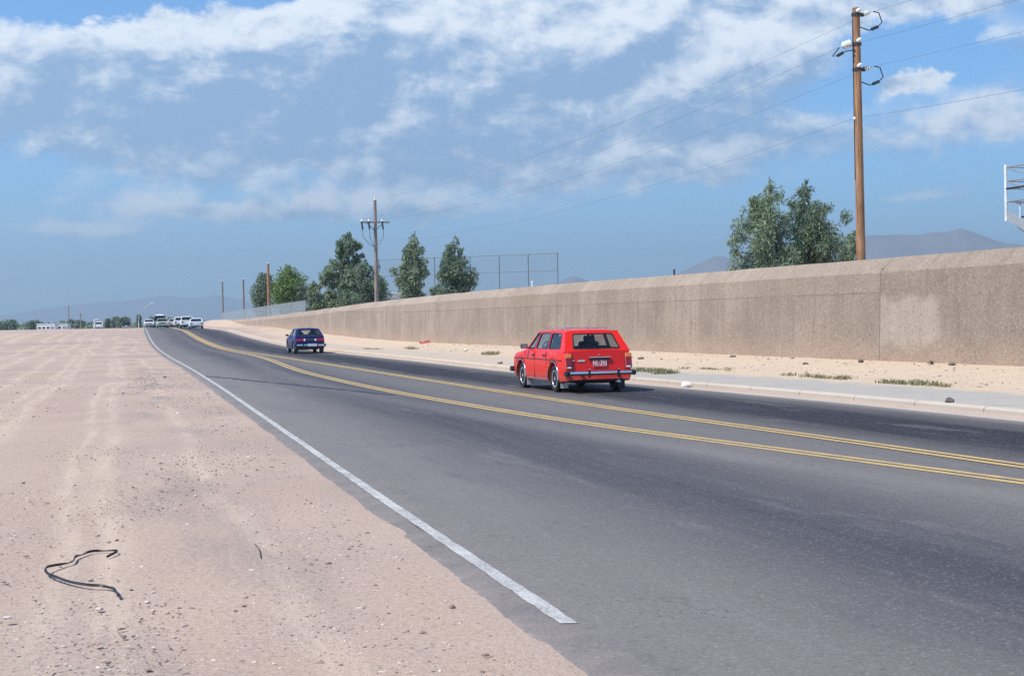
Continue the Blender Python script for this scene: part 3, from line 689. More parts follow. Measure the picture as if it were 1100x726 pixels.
# ------------------------------------------------------------------ mountains
def rock_material():
    m, t, b = newmat('desert_rock')
    pos = t.node('ShaderNodeNewGeometry').outputs['Position']
    c = t.mix(t.noise(pos, .004, 6, .65), (.09, .082, .085), (.21, .185, .18)); t.l.new(c, b.inputs['Base Color']); b.inputs['Roughness'].default_value = .95
    return m
M['rock'] = rock_material()
def mountain(name, ridge, Y, depth, label, seed):
    q = random.Random(seed); pts = [at(px, py, Y) for px, py in ridge]; xs = [p.x for p in pts]; zs = [p.z for p in pts]
    nx = max(60, int((xs[-1] - xs[0]) / 22)); ny = 44; v = []; f = []; ph = [q.uniform(0, 6) for _ in range(30)]
    def nz(x, y):
        s = 0
        for k in range(6): fq = .0022 * 1.9 ** k; s += abs(math.sin(x * fq + ph[k] + 1.4 * math.sin(y * fq * .8 + ph[k + 6])) * math.cos(y * fq * 1.1 + ph[k + 12] + math.sin(x * fq * .6))) / 1.55 ** k
        return s / 2.4
    for j in range(ny + 1):
        t = -1 + 2 * j / ny
        for i in range(nx + 1):
            x = lerp(xs[0], xs[-1], i / nx); y = Y + t * depth; r_ = float(np.interp(x + 60 * math.sin(t * 3) * abs(t), xs, zs))
            sh = max(0, 1 - abs(t)) ** 1.15; z_ = -6 + (r_ + 6) * sh * (1 - .75 * nz(x, y) * (1 - sh) ** .7) + (r_ * .05) * (nz(x * 3.3, y * 3) - .4) * (sh > .02)
            e_ = min(1, i / 6, (nx - i) / 6)
            v.append((x, y, lerp(-6, z_, e_)))
    for j in range(ny):
        for i in range(nx): a = j * (nx + 1) + i; f.append((a, a + 1, a + nx + 2, a + nx + 1))
    o = from_np(name, v, f, M['rock'], smooth=True); tag(o, label, 'mountain', kind='structure'); return o
mountain('mountain', [(690, 345), (725, 296), (738, 290), (752, 283), (764, 277), (771, 275), (780, 277), (792, 282), (812, 290), (840, 300), (870, 322)], 5600, 900, 'hazy peaked hill left of the close pair of trees', 5)
mountain('mountain', [(850, 330), (880, 282), (905, 262), (922, 256), (935, 253.5), (955, 253), (975, 252.5), (990, 251), (1005, 249.5), (1015, 250), (1024, 248), (1030, 246.5), (1037, 248), (1046, 251), (1058, 255), (1070, 260), (1090, 262), (1112, 266), (1135, 285), (1170, 320)], 5400, 1000, 'hazy brown mountain above the near wall right of the brown pole', 6)
mountain('mountain', [(575, 340), (595, 306), (607, 300), (617, 296.5), (627, 300), (640, 304), (660, 330)], 6200, 700, 'small hazy hill above the middle of the wall', 7)
mountain('mountain', [(-190, 352), (-100, 345), (-30, 341), (10, 338), (40, 333), (70, 328.5), (100, 325), (130, 323.5), (152, 321), (172, 318.5), (186, 317.5), (200, 320.5), (215, 320), (232, 316.5), (246, 319), (262, 323), (285, 327), (310, 329), (345, 334), (400, 340), (470, 346)], 11500, 1100, 'faint blue mountain range beyond the left end of the road', 8)

# ------------------------------------------------------------------ cars
def car_paint(name, c, rough=.28):
    m, t, b = newmat(name)
    o = t.node('ShaderNodeTexCoord').outputs['Object']
    n = t.noise(o, 2.2, 4, .6); z = t.sep(o)[2]
    cc = t.mix(t.math('MULTIPLY', n, .25), c, [x * .8 for x in c])
    dust = t.math('MULTIPLY', t.sstep(z, .50, .22), t.sstep(n, .2, .7, .05, .25))
    t.l.new(t.mix(dust, cc, (.40, .32, .26)), b.inputs['Base Color'])
    t.put(b.inputs['Roughness'], t.math('ADD', rough, t.math('MULTIPLY', n, .14)))
    b.inputs['Coat Weight'].default_value = .25; b.inputs['Coat Roughness'].default_value = .1; b.inputs['Specular IOR Level'].default_value = .35
    return m
CM = dict(chrome=mat('chrome', (.72, .73, .75), .16, 1.0, .05), black=M['rubber'], trim=mat('black_trim', (.02, .02, .022), .45), glass=glass_mat('car_glass', (.72, .79, .81), .03), dark_glass=glass_mat('dark_car_glass', (.22, .25, .28)),
          rim=mat('painted_steel_wheel', (.62, .63, .64), .35, .7), inner=mat('dark_interior', (.035, .033, .033), .8), seat=mat('dark_seat_cloth', (.05, .045, .045), .85), under=mat('sooty_underbody', (.018, .017, .017), .85),
          red=mat('red_lens', (.30, .008, .010), .2, coat=.6), amber=mat('amber_lens', (.85, .26, .03), .25, coat=.6), clear=mat('clear_lens', (.75, .75, .72), .2, coat=.6), maroon=mat('red_plate', (.60, .10, .11), .5), white=mat('white_plate', (.80, .79, .76), .5), flap=mat('pale_mud_flap', (.55, .56, .54), .7))
def loft_body(P):
    """lower body shell: one loft from tail to nose with real wheel openings"""
    bm = bmesh.new(); xr, xf, W = P['xr'], P['xf'], P['W']; R_ = P['arch']; wz = P['wr'] + .01
    xs = set(np.round(np.linspace(xr, xf, 34), 4))
    for xw in (P['xwr'], P['xwf']):
        xs -= set(x for x in xs if abs(x - xw) < R_ + .02)
        for k in range(15): xs.add(round(xw - R_ * math.cos(math.pi * k / 14), 4))
    for a in (.015, .05, .10, .18): xs.add(round(xr + a, 4)); xs.add(round(xf - a, 4))
    xs = sorted(xs); tx = [p[0] for p in P['top']]; tz = [p[1] for p in P['top']]
    G = [(0, .955), (.1, .985), (.35, 1), (.6, 1), (.8, .99), (.93, .972), (1, P.get('shoulder', .945))]
    rings = []
    for x in xs:
        e = max(0, (abs(x - (xr + xf) / 2) / ((xf - xr) / 2) - .72) / .28)
        w = W / 2 * (1 - P.get('taper', .09) * e ** 2.2 - (.03 if e > .96 else 0))
        zt = float(np.interp(x, tx, tz)); zb = P['sill'] + P.get('tuck', .06) * max(0, e - .3)
        for xw in (P['xwr'], P['xwf']):
            d = R_ * R_ - (x - xw) ** 2
            if d > 0: zb = max(zb, wz + math.sqrt(d) * .98)
        half = [(.55 * w, zb + .02)] + [(w * g, zb + (zt - zb) * s) for s, g in G] + [(w * P.get('shoulder', .945) * k, zt + P.get('crown', .035) * (1 - k * k)) for k in (.8, .55, .28)]
        full = [(y, z) for y, z in half] + [(0, zt + P.get('crown', .035))] + [(-y, z) for y, z in half[::-1]]
        wr_ = max(0, 1 - (x - xr) / .35); wf_ = max(0, 1 - (xf - x) / .35)
        ring = []
        for y, z in full:
            dx = wr_ * P['lean_r'] * (z - .45) - wf_ * P['lean_f'] * (z - .45)
            ring.append(bm.verts.new((x + dx, y, z)))
        rings.append((x, ring))
    n = len(rings[0][1]); deck = set(range(7, n - 8))
    for (xa, a), (xb, b) in zip(rings[:-1], rings[1:]):
        for i in range(n - 1):
            if i in deck and xa >= P['cab'][0] - .01 and xb <= P['cab'][1] + .01: continue
            bm.faces.new((a[i], a[i + 1], b[i + 1], b[i]))
    bm.faces.new(rings[0][1]); bm.faces.new(rings[-1][1][::-1])
    return bm
def rpoly(pts, r, n=4):
    out = []
    for i, p in enumerate(pts):
        p = Vector(p); a = (Vector(pts[i - 1]) - p); b = (Vector(pts[(i + 1) % len(pts)]) - p)
        ra = min(r, a.length * .45, b.length * .45); A = p + a.normalized() * ra; B = p + b.normalized() * ra
        for k in range(n + 1): t = k / n; out.append((1 - t) ** 2 * A + 2 * t * (1 - t) * p + t * t * B)
    return out
def panel(bm, outer, holes, f, mi=0):
    loops = [[Vector((p[0], p[1], 0)) for p in l] for l in [outer] + holes]
    flat = [p for l in loops for p in l]; vs = [bm.verts.new(f(p.x, p.y)) for p in flat]
    for t in tessellate_polygon(loops):
        try: fc = bm.faces.new([vs[i] for i in t]); fc.material_index = mi
        except ValueError: pass
def inset_loop(l, d):
    c = Vector((sum(p[0] for p in l) / len(l), sum(p[1] for p in l) / len(l)))
    return [Vector(p) + (c - Vector(p)).normalized() * d for p in l]
def ring_strip(bm, a, b, f):
    A = [bm.verts.new(f(p[0], p[1])) for p in a]; B = [bm.verts.new(f(p[0], p[1])) for p in b]; n = len(A)
    for i in range(n): bm.faces.new((A[i], A[(i + 1) % n], B[(i + 1) % n], B[i]))
def greenhouse(P, root, paint):
    zb, zr, wb, wr = P['zb'], P['zr'], P['wb'], P['wrf']; xrb, xrt, xft, xfb = P['gx']
    def sidef(s, off=0.0): return lambda x, z: (x, s * (lerp(wb, wr, (z - zb) / (zr - zb)) + off), z)
    def endf(xa, xb_, off=0.0): return lambda v, t: (lerp(xa, xb_, t) + off, v * lerp(wb, wr, t), lerp(zb, zr, t))
    bm = bmesh.new(); side_o = [(xrb, zb), (xfb, zb), (xft, zr), (xrt, zr)]
    holes = [rpoly(h, .05) for h in P['side_win']]
    for s in (1, -1): panel(bm, side_o, holes, sidef(s))
    eo = [(-1, 0), (1, 0), (1, 1), (-1, 1)]
    rw = rpoly(P['rear_win'], .09); fw = rpoly(P['front_win'], .07)
    panel(bm, eo, [rw], endf(xrb, xrt)); panel(bm, eo, [fw], endf(xfb, xft))
    bmesh.ops.remove_doubles(bm, verts=bm.verts, dist=.0005)
    o = from_bm('cabin_frame', bm, paint, root)
    sm = o.modifiers.new('thick', 'SOLIDIFY'); sm.thickness = .035; sm.offset = -1
    for s in (1, -1):
        for h in holes:
            bm = bmesh.new(); panel(bm, h, [], sidef(s, -.012)); from_bm('side_window', bm, P['glass'], root)
    bm = bmesh.new(); panel(bm, rw, [], endf(xrb, xrt, .012)); rwo = from_bm('rear_window', bm, P['glass'], root)
    bm = bmesh.new(); panel(bm, fw, [], endf(xfb, xft, -.012)); from_bm('windshield', bm, P['glass'], root)
    if P.get('detail'):
        bm = bmesh.new(); ring_strip(bm, [(p[0] * 1.035, p[1] + (p[1] - .55) * .06) for p in rw], [(p[0] * .965, p[1] - (p[1] - .55) * .06) for p in rw], endf(xrb, xrt, -.006)); from_bm('seal', bm, CM['trim'], rwo)
        for s in (1, -1):
            bm = bmesh.new()
            for h in holes: ring_strip(bm, inset_loop(h, -.018), inset_loop(h, .022), sidef(s, .004))
            from_bm('window_trim', bm, CM['trim'], root)
    # roof skin
    bm = bmesh.new(); N = 12; g = {}
    for i in range(N + 1):
        for j in range(N + 1):
            u, v = -1 + 2 * i / N, -1 + 2 * j / N
            g[i, j] = bm.verts.new((lerp(xrt - .012, xft + .012, (u + 1) / 2), v * (wr + .006), zr - .004 + P.get('rcrown', .05) * (1 - abs(u) ** 3.5) * (1 - abs(v) ** 3.5)))
    for i in range(N):
        for j in range(N): bm.faces.new((g[i, j], g[i + 1, j], g[i + 1, j + 1], g[i, j + 1]))
    ro = from_bm('roof', bm, P.get('roof_paint', paint), root, True, 60)
    sm = ro.modifiers.new('thick', 'SOLIDIFY'); sm.thickness = .03; sm.offset = -1
    return sidef, endf
def wheel(root, x, y, r, w=.17, detail=True):
    s = 1 if y > 0 else -1
    bm = bmesh.new(); lathe(bm, [(r * .60, -w * .42), (r * .80, -w / 2), (r * .95, -w * .46), (r, -w * .30), (r, w * .30), (r * .95, w * .46), (r * .80, w / 2), (r * .60, w * .42)], 'y', 28)
    wo = from_bm('wheel', bm, CM['black'], root, True, 50); wo.location = (x, y, r)
    bm = bmesh.new(); h = s * w
    lathe(bm, [(r * .63, h * .30), (r * .64, h * .45), (r * .56, h * .44), (r * .50, h * .28), (r * .34, h * .24), (r * .30, h * .36), (r * .14, h * .42), (.004, h * .44)], 'y', 24); ri = from_bm('rim', bm, CM['rim'], wo, True, 40)
    if detail:
        bm = bmesh.new(); lathe(bm, [(r * .485, h * .285), (r * .47, h * .30), (r * .40, h * .285), (r * .385, h * .265)], 'y', 24); from_bm('vent_ring', bm, CM['under'], wo)
    return wo
def part(root, name, m, boxes, smooth=False, rot=None):
    bm = bmesh.new()
    for c, s, *b in boxes: box(bm, c, s, b[0] if b else 0, rot)
    return from_bm(name, bm, m, root, smooth)
def text_part(root, name, txt, size, loc, m, thick=.003, width=None, lean=0.0):
    """letters built as mesh on the tail, readable from behind"""
    cu = bpy.data.curves.new(name, 'FONT'); cu.body = txt; cu.size = size; cu.extrude = thick; cu.align_x = 'CENTER'; cu.align_y = 'CENTER'
    t = bpy.data.objects.new('tmp', cu); col.objects.link(t); bpy.context.view_layer.update()
    me = bpy.data.meshes.new_from_object(t.evaluated_get(bpy.context.evaluated_depsgraph_get())); bpy.data.objects.remove(t); bpy.data.curves.remove(cu)
    wx = max(v.co.x for v in me.vertices) - min(v.co.x for v in me.vertices)
    k = (width / wx) if width else 1
    for v in me.vertices: x, y, z = v.co; v.co = (-z + lean * y, -x * k, y)
    me.name = name; me.materials.clear(); me.materials.append(m); o = link(name, me, root); o.location = loc; return o
def basic_car(root, P, paint):
    from_bm('body', loft_body(P), paint, root, True, 35)
    greenhouse(P, root, paint)
    hw = P['W'] / 2
    for x in (P['xwr'], P['xwf']):
        for s in (1, -1): wheel(root, x, s * (hw - .115), P['wr'], .17, P.get('detail', False))
    L = P['xf'] - P['xr']; cx = (P['xf'] + P['xr']) / 2
    part(root, 'underbody', CM['under'], [((cx, 0, .33), (L - .30, P['W'] * .58, .26), .03), ((cx, 0, .46), (P['xwf'] - P['xwr'] - .85, P['W'] * .90, .10)), ((P['xwr'], 0, P['wr']), (.12, P['W'] - .30, .10), .03)])
    part(root, 'cabin_floor', CM['inner'], [((sum(P['gx'][i] for i in (0, 3)) / 2, 0, .54), (P['gx'][3] - P['gx'][0] - .25, P['W'] * .86, .04))])
    xd = P['gx'][3] - .35
    part(root, 'dashboard', CM['inner'], [((xd, 0, P['zb'] - .09), (.40, P['W'] * .80, .16), .04)])
    for s in (1, -1):
        xs_ = P.get('seat_x', xd - .85)
        part(root, 'front_seat', CM['seat'], [((xs_, s * .36, .62), (.50, .50, .16), .05), ((xs_ - .28, s * .36, .86), (.15, .48, .46), .06), ((xs_ - .32, s * .36, 1.14), (.09, .26, .15), .035)], True)
    if P.get('rear_seat'): part(root, 'rear_seat', CM['seat'], [((P['rear_seat'], 0, .62), (.5, 1.2, .16), .05), ((P['rear_seat'] - .28, 0, .82), (.14, 1.2, .36), .06)], True)
def ring_arch(root, P, x, s, m):
    bm = bmesh.new(); pts = []
    for k in range(21):
        a = math.pi * (k / 20) * 1.16 - .25; pts.append((x + (P['arch'] + .012) * math.cos(a), s * (P['W'] / 2 + .002), P['wr'] + .01 + (P['arch'] + .012) * .98 * math.sin(a)))
    tube(bm, [p for p in pts if p[2] > P['sill'] + .005], .016, 6); return from_bm('arch_trim', bm, m, root, True)
def place(root, X, Y, heading, lift=.013):
    d = heading.normalized(); z = ground_z(X, Y); sl = math.atan2(road_z(Y + 1.3 * d.y) - road_z(Y - 1.3 * d.y), 2.6)
    root.location = (X, Y, road_z(Y) + lift); root.rotation_euler = (0, -sl, math.atan2(d.y, d.x))
def tangent(f, Y): return Vector((f(Y + .5) - f(Y - .5), 1.0))

# --- the red station wagon
red = car_paint('red_car_paint', (.74, .016, .006))
P = dict(xr=-1.97, xf=2.0, W=1.60, wr=.295, arch=.365, xwr=-1.17, xwf=1.24, sill=.235, lean_r=.16, lean_f=-.02, taper=.07, shoulder=.95, crown=.02,
         top=[(-1.97, .90), (-1.2, .905), (.6, .90), (.98, .905), (1.3, .86), (1.75, .815), (1.93, .775), (2.0, .74)], cab=(-1.90, .98), zb=.895, zr=1.335, wb=.752, wrf=.605, rcrown=.045,
         gx=(-1.875, -1.50, .33, .95), side_win=[[(.30, .945), (.80, .945), (.36, 1.295), (.22, 1.295)], [(-.62, .945), (.22, .945), (.14, 1.295), (-.58, 1.295)], [(-1.52, .955), (-.70, .945), (-.66, 1.295), (-1.33, 1.285)]],
         rear_win=[(-.73, .13), (.73, .13), (.72, .87), (-.72, .87)], front_win=[(-.93, .06), (.93, .06), (.93, .92), (-.93, .92)], glass=CM['glass'], detail=True, rear_seat=-.72, seat_x=.0)
car = empty('station_wagon'); tag(car, 'bright red station wagon with roof rack and chrome bumper driving away', 'car')
basic_car(car, P, red)
def tx(z): return -1.97 + .16 * (z - .45)       # tail surface
# tail lamps, split into their lens colours
for s in (1, -1):
    lp = part(car, 'tail_lamp', CM['red'], [((tx(.58) - .004, s * .690, .665), (.05, .135, .165), .012)], rot=Matrix.Rotation(R(9), 3, 'Y'))
    part(lp, 'turn_lens', CM['amber'], [((tx(.79) - .004, s * .686, .795), (.05, .135, .085), .012)], rot=Matrix.Rotation(R(9), 3, 'Y'))
    part(lp, 'reverse_lens', CM['clear'], [((tx(.53) - .004, s * .685, .555), (.05, .09, .045), .008)], rot=Matrix.Rotation(R(9), 3, 'Y'))
    part(lp, 'lamp_surround', CM['maroon'], [((tx(.65) + .008, s * .690, .685), (.04, .155, .33), .012)], rot=Matrix.Rotation(R(9), 3, 'Y'))
bm = bmesh.new()
box(bm, (-2.075, 0, .425), (.06, 1.42, .095), .02); bp = from_bm('rear_bumper', bm, CM['chrome'], car, True)
part(bp, 'rubber_strip', CM['trim'], [((-2.108, 0, .405), (.012, 1.40, .035), .004)])
for s in (1, -1):
    part(bp, 'bumper_cap', CM['black'], [((-2.02, s * .755, .425), (.22, .085, .105), .025)], True)
    ov = part(bp, 'overrider', CM['black'], [((-2.115, s * .335 - .06, .42), (.045, .045, .16), .012)], True)
    part(ov, 'chrome_tip', CM['chrome'], [((-2.115, s * .335 - .06, .512), (.04, .042, .03), .01)])
    part(bp, 'bracket', CM['trim'], [((-2.0, s * .42, .40), (.14, .05, .05))])
fb = part(car, 'front_bumper', CM['chrome'], [((2.07, 0, .43), (.06, 1.42, .10), .02)], True)
for s in (1, -1): part(fb, 'bumper_cap', CM['black'], [((2.0, s * .765, .43), (.22, .11, .125), .03)], True)
# hatch furniture
hp = part(car, 'handle_bar', CM['chrome'], [((tx(.74) - .022, -.02, .765), (.03, .50, .022), .006)])
part(hp, 'lamp_housing', CM['trim'], [((tx(.72) - .018, -.02, .735), (.045, .48, .038), .01)])
part(car, 'lock', CM['chrome'], [((tx(.82) - .012, -.02, .82), (.02, .03, .03), .008)])
pl = part(car, 'number_plate', CM['maroon'], [((tx(.62) - .012, -.02, .635), (.012, .33, .155), .004)], rot=Matrix.Rotation(R(9), 3, 'Y'))
text_part(pl, 'plate_number', 'NL·293', .17, (tx(.62) - .022, -.02, .635), CM['white'], .002, .31, .16)
b1 = text_part(car, 'badge', 'wagon', .07, (tx(.69) - .008, .375, .69), CM['chrome'], .004, .18, .16) if False else part(car, 'badge', CM['chrome'], [((tx(.69) - .008, .40, .695), (.012, .17, .05), .008), ((tx(.69) - .008, .575, .70), (.012, .055, .03), .008)])
part(car, 'dark_tail_strip', CM['trim'], [((-1.93, 0, .31), (.06, 1.40, .13), .02)])  # dark strip covering the red body below the bumper
part(car, 'hatch_seam', CM['trim'], [((tx(.66) - .0, .60, .66), (.012, .008, .44)), ((tx(.66) - .0, -.60, .66), (.012, .008, .44)), ((tx(.45) - .002, 0, .46), (.012, 1.2, .008))], rot=Matrix.Rotation(R(9), 3, 'Y'))
part(car, 'wiper', CM['trim'], [((-1.872, .10, .955), (.02, .36, .014), .004)])
for s in (1, -1):
    y = s * .803
    part(car, 'body_moulding', CM['trim'], [((.05, y - s * .006, .705), (3.55, .012, .018), .003)])
    part(car, 'sill_trim', CM['chrome'], [((.03, y - s * .022, .262), (1.56, .014, .028), .004)])
    [part(car, 'door_seam', CM['trim'], [q_]) for q_ in (((.92, y - s * .010, .60), (.008, .012, .52)), ((-.16 + .33, y - s * .006, .58), (.008, .012, .60)), ((-.68, y - s * .006, .70), (.008, .012, .36)))]
    [part(car, 'door_handle', CM['trim'], [((x_, y - s * .002, .80), (.13, .03, .03), .008)]) for x_ in (.26, -.52)]
    for x in (P['xwr'], P['xwf']): ring_arch(car, P, x, s, CM['chrome'])
    mr = part(car, 'mirror', CM['trim'], [((.66, s * .885, .985), (.09, .17, .11), .025), ((.68, s * .79, .95), (.05, .10, .035), .01)], True)
    part(mr, 'mirror_glass', CM['chrome'], [((.612, s * .885, .985), (.006, .14, .085), .002)])
    part(car, 'mud_flap', CM['flap'] if s > 0 else CM['trim'], [((-1.55, s * .66, .15), (.012, .17, .11 if s > 0 else .20), .003)])
    part(car, 'mud_flap', CM['flap'], [((.86, s * .68, .16), (.012, .17, .16), .003)])
    part(car, 'side_marker', CM['amber'], [((-1.62, y - s * .022, .655), (.11, .012, .03), .004)])
    part(car, 'headlight', CM['clear'], [((2.0, s * .58, .62), (.04, .22, .16), .03)], True)
part(car, 'fuel_cap', CM['trim'], [((-1.45, -.795, .73), (.14, .01, .12), .003)])
part(car, 'grille', CM['trim'], [((2.0, 0, .62), (.035, .86, .15), .01)])
bm = bmesh.new()
for s in (1, -1):
    tube(bm, [(-1.30, s * .50, 1.365), (-1.25, s * .50, 1.395), (.05, s * .50, 1.41), (.10, s * .50, 1.375)], .010, 6)
for x in (-1.15, -.60, -.05): tube(bm, [(x, -.50, 1.403), (x, .50, 1.403)], .009, 6)
for x in (-1.0, -.3):
    for s in (1, -1): tube(bm, [(x, s * .50, 1.36), (x, s * .50, 1.40)], .010, 6)
from_bm('roof_rack', bm, M['steel'], car, True)
bm = bmesh.new(); tube(bm, [(-1.2, -.42, .24), (-1.7, -.44, .23), (-2.06, -.44, .235)], .028, 10); from_bm('exhaust_pipe', bm, CM['flap'], car, True)
bm = bmesh.new(); c0 = Vector((.33, .36, .93)); ax1, ax2 = Vector((0, 1, 0)), Vector((.45, 0, .9)).normalized()
tube(bm, [c0 + (ax1 * math.cos(a) + ax2 * math.sin(a)) * .18 for a in np.linspace(0, 6.2832, 21)], .014, 6); tube(bm, [c0 - ax1 * .17, c0, c0 + ax1 * .17], .014, 6); tube(bm, [c0, c0 + Vector((.22, 0, -.08))], .02, 6); from_bm('steering_wheel', bm, CM['black'], car, True)
yr0 = 32.0 + 1.17 * .957
car_pos = Vector((1.0, 32.0)) + Vector((.957, .29)) * .685 + Vector((-.29, .957)) * 1.17
place(car, car_pos.x, car_pos.y, Vector((-.285, .958)))

# --- its driver: one continuous skinned body seated behind the wheel
def seated_person(loc_root, lx, ly):
    J = [((0, 0, .70), .135), ((.02, 0, .88), .13), ((.0, 0, 1.02), .135), ((.0, 0, 1.10), .06), ((.02, 0, 1.16), .055), ((.035, 0, 1.22), .085), ((.035, 0, 1.29), .080),
         ((.0, .17, 1.06), .062), ((.14, .24, .90), .046), ((.33, .15, .99), .034), ((.39, .14, 1.0), .036), ((0, -.17, 1.06), .062), ((.14, -.24, .90), .046), ((.33, -.15, .99), .034), ((.39, -.14, 1.0), .036),
         ((.12, .10, .69), .085), ((.42, .11, .72), .065), ((.55, .11, .42), .045), ((.66, .11, .40), .035), ((.12, -.10, .69), .085), ((.42, -.11, .72), .065), ((.55, -.11, .42), .045), ((.66, -.11, .40), .035), ((.125, 0, 1.225), .016)]
    E_ = [(0, 1), (1, 2), (2, 3), (3, 4), (4, 5), (5, 6), (2, 7), (7, 8), (8, 9), (9, 10), (2, 11), (11, 12), (12, 13), (13, 14), (0, 15), (15, 16), (16, 17), (17, 18), (0, 19), (19, 20), (20, 21), (21, 22), (5, 23)]
    me = bpy.data.meshes.new('person'); me.from_pydata([j[0] for j in J], E_, []); o = link('person', me)
    sk = o.modifiers.new('skin', 'SKIN')
    for i, (_, r) in enumerate(J): me.skin_vertices[0].data[i].radius = (r, r)
    me.skin_vertices[0].data[0].use_root = True
    o.modifiers.new('sub', 'SUBSURF').levels = 2
    bpy.context.view_layer.update()
    m2 = bpy.data.meshes.new_from_object(o.evaluated_get(bpy.context.evaluated_depsgraph_get())); o.modifiers.clear(); o.data = m2
    m2.materials.append(mat('blue_shirt', (.10, .12, .20), .85)); m2.materials.append(mat('skin', (.45, .26, .18), .6))
    for p in m2.polygons: p.use_smooth = True; p.material_index = 1 if (p.center.z > 1.12 or p.center.x > .24 and p.center.z > .93) else 0
    bm = bmesh.new(); bmesh.ops.create_uvsphere(bm, u_segments=16, v_segments=10, radius=1, matrix=Matrix.Translation((.012, 0, 1.275)) @ Matrix.Diagonal((.105, .092, .10, 1)))
    bmesh.ops.delete(bm, geom=[v for v in bm.verts if v.co.x > .06 and v.co.z < 1.31], context='VERTS'); from_bm('hair', bm, mat('dark_hair', (.03, .022, .018), .7), o, True)
    o.location = loc_root.matrix_world @ Vector((lx, ly, -.03)); o.rotation_euler = loc_root.rotation_euler
    return o
bpy.context.view_layer.update()
pr = seated_person(car, -.06, .36); tag(pr, 'person with dark hair seated at the wheel of the red station wagon', 'person')

# --- the dark blue hatchback
navy = car_paint('navy_car_paint', (.007, .010, .10), .22); navy.node_tree.nodes['Principled BSDF'].inputs['Coat Weight'].default_value = .08
P = dict(xr=-1.85, xf=1.9, W=1.60, wr=.285, arch=.35, xwr=-1.12, xwf=1.22, sill=.23, lean_r=.22, lean_f=.0, taper=.08, shoulder=.95, crown=.02,
         top=[(-1.85, .86), (-1.2, .875), (.6, .88), (.9, .88), (1.3, .83), (1.75, .76), (1.9, .70)], cab=(-1.78, .9), zb=.87, zr=1.28, wb=.745, wrf=.58, rcrown=.05,
         gx=(-1.74, -1.02, .22, .88), side_win=[[(-.10, .92), (.74, .92), (.26, 1.24), (-.08, 1.24)], [(-1.25, .93), (-.18, .92), (-.16, 1.24), (-.92, 1.23)]],
         rear_win=[(-.84, .10), (.84, .10), (.84, .90), (-.84, .90)], front_win=[(-.93, .06), (.93, .06), (.93, .92), (-.93, .92)], glass=CM['glass'], detail=True, rear_seat=-.75, seat_x=-.05)
car = empty('hatchback'); tag(car, 'dark blue hatchback with wide red tail lamps driving behind the red car on the far side', 'car'); car['label'] = 'dark blue hatchback with wide red tail lamps driving beside the long wall'
basic_car(car, P, navy)
t2 = lambda z: -1.85 + .22 * (z - .45)
for s in (1, -1):
    lp = part(car, 'tail_lamp', CM['red'], [((t2(.70) - .006, s * .53, .705), (.05, .40, .15), .015)], rot=Matrix.Rotation(R(12), 3, 'Y'))
    part(lp, 'reverse_lens', CM['clear'], [((t2(.70) - .008, s * .285, .705), (.05, .08, .11), .012)], rot=Matrix.Rotation(R(12), 3, 'Y'))
    part(car, 'mirror', CM['trim'], [((.60, s * .87, .95), (.08, .16, .10), .025), ((.62, s * .78, .92), (.05, .10, .03), .01)], True)
    part(car, 'door_seam', CM['trim'], [((.80, s * .795, .58), (.008, .012, .55)), ((-.30, s * .797, .58), (.008, .012, .55))])
    part(car, 'door_handle', CM['trim'], [((-.18, s * .80, .78), (.13, .03, .03), .008)])
    part(car, 'headlight', CM['clear'], [((1.9, s * .56, .62), (.04, .24, .15), .03)], True)
    part(car, 'mud_flap', CM['trim'], [((-1.50, s * .66, .17), (.012, .18, .16), .003)])
bp = part(car, 'rear_bumper', CM['chrome'], [((-1.945, 0, .43), (.06, 1.44, .11), .02)], True)
for s in (1, -1):
    part(bp, 'bumper_cap', CM['black'], [((-1.88, s * .76, .43), (.22, .11, .13), .03)], True)
    part(bp, 'overrider', CM['black'], [((-1.985, s * .36, .43), (.04, .05, .14), .012)], True)
pl = part(car, 'number_plate', CM['white'], [((-1.992, -.10, .44), (.012, .46, .13), .004)])
part(car, 'tail_panel', CM['inner'], [((t2(.70) - .0, 0, .705), (.05, .50, .12), .01)], rot=Matrix.Rotation(R(12), 3, 'Y'))
part(car, 'front_bumper', CM['chrome'], [((1.96, 0, .43), (.07, 1.46, .11), .02)], True)
part(car, 'grille', CM['trim'], [((1.9, 0, .62), (.035, .80, .14), .01)])
part(car, 'dark_tail_strip', CM['trim'], [((-1.885, 0, .32), (.05, 1.46, .14), .02)])  # dark strip over the tail below the bumper
place(car, -11.0, 77.2, tangent(kerb_X, 77))

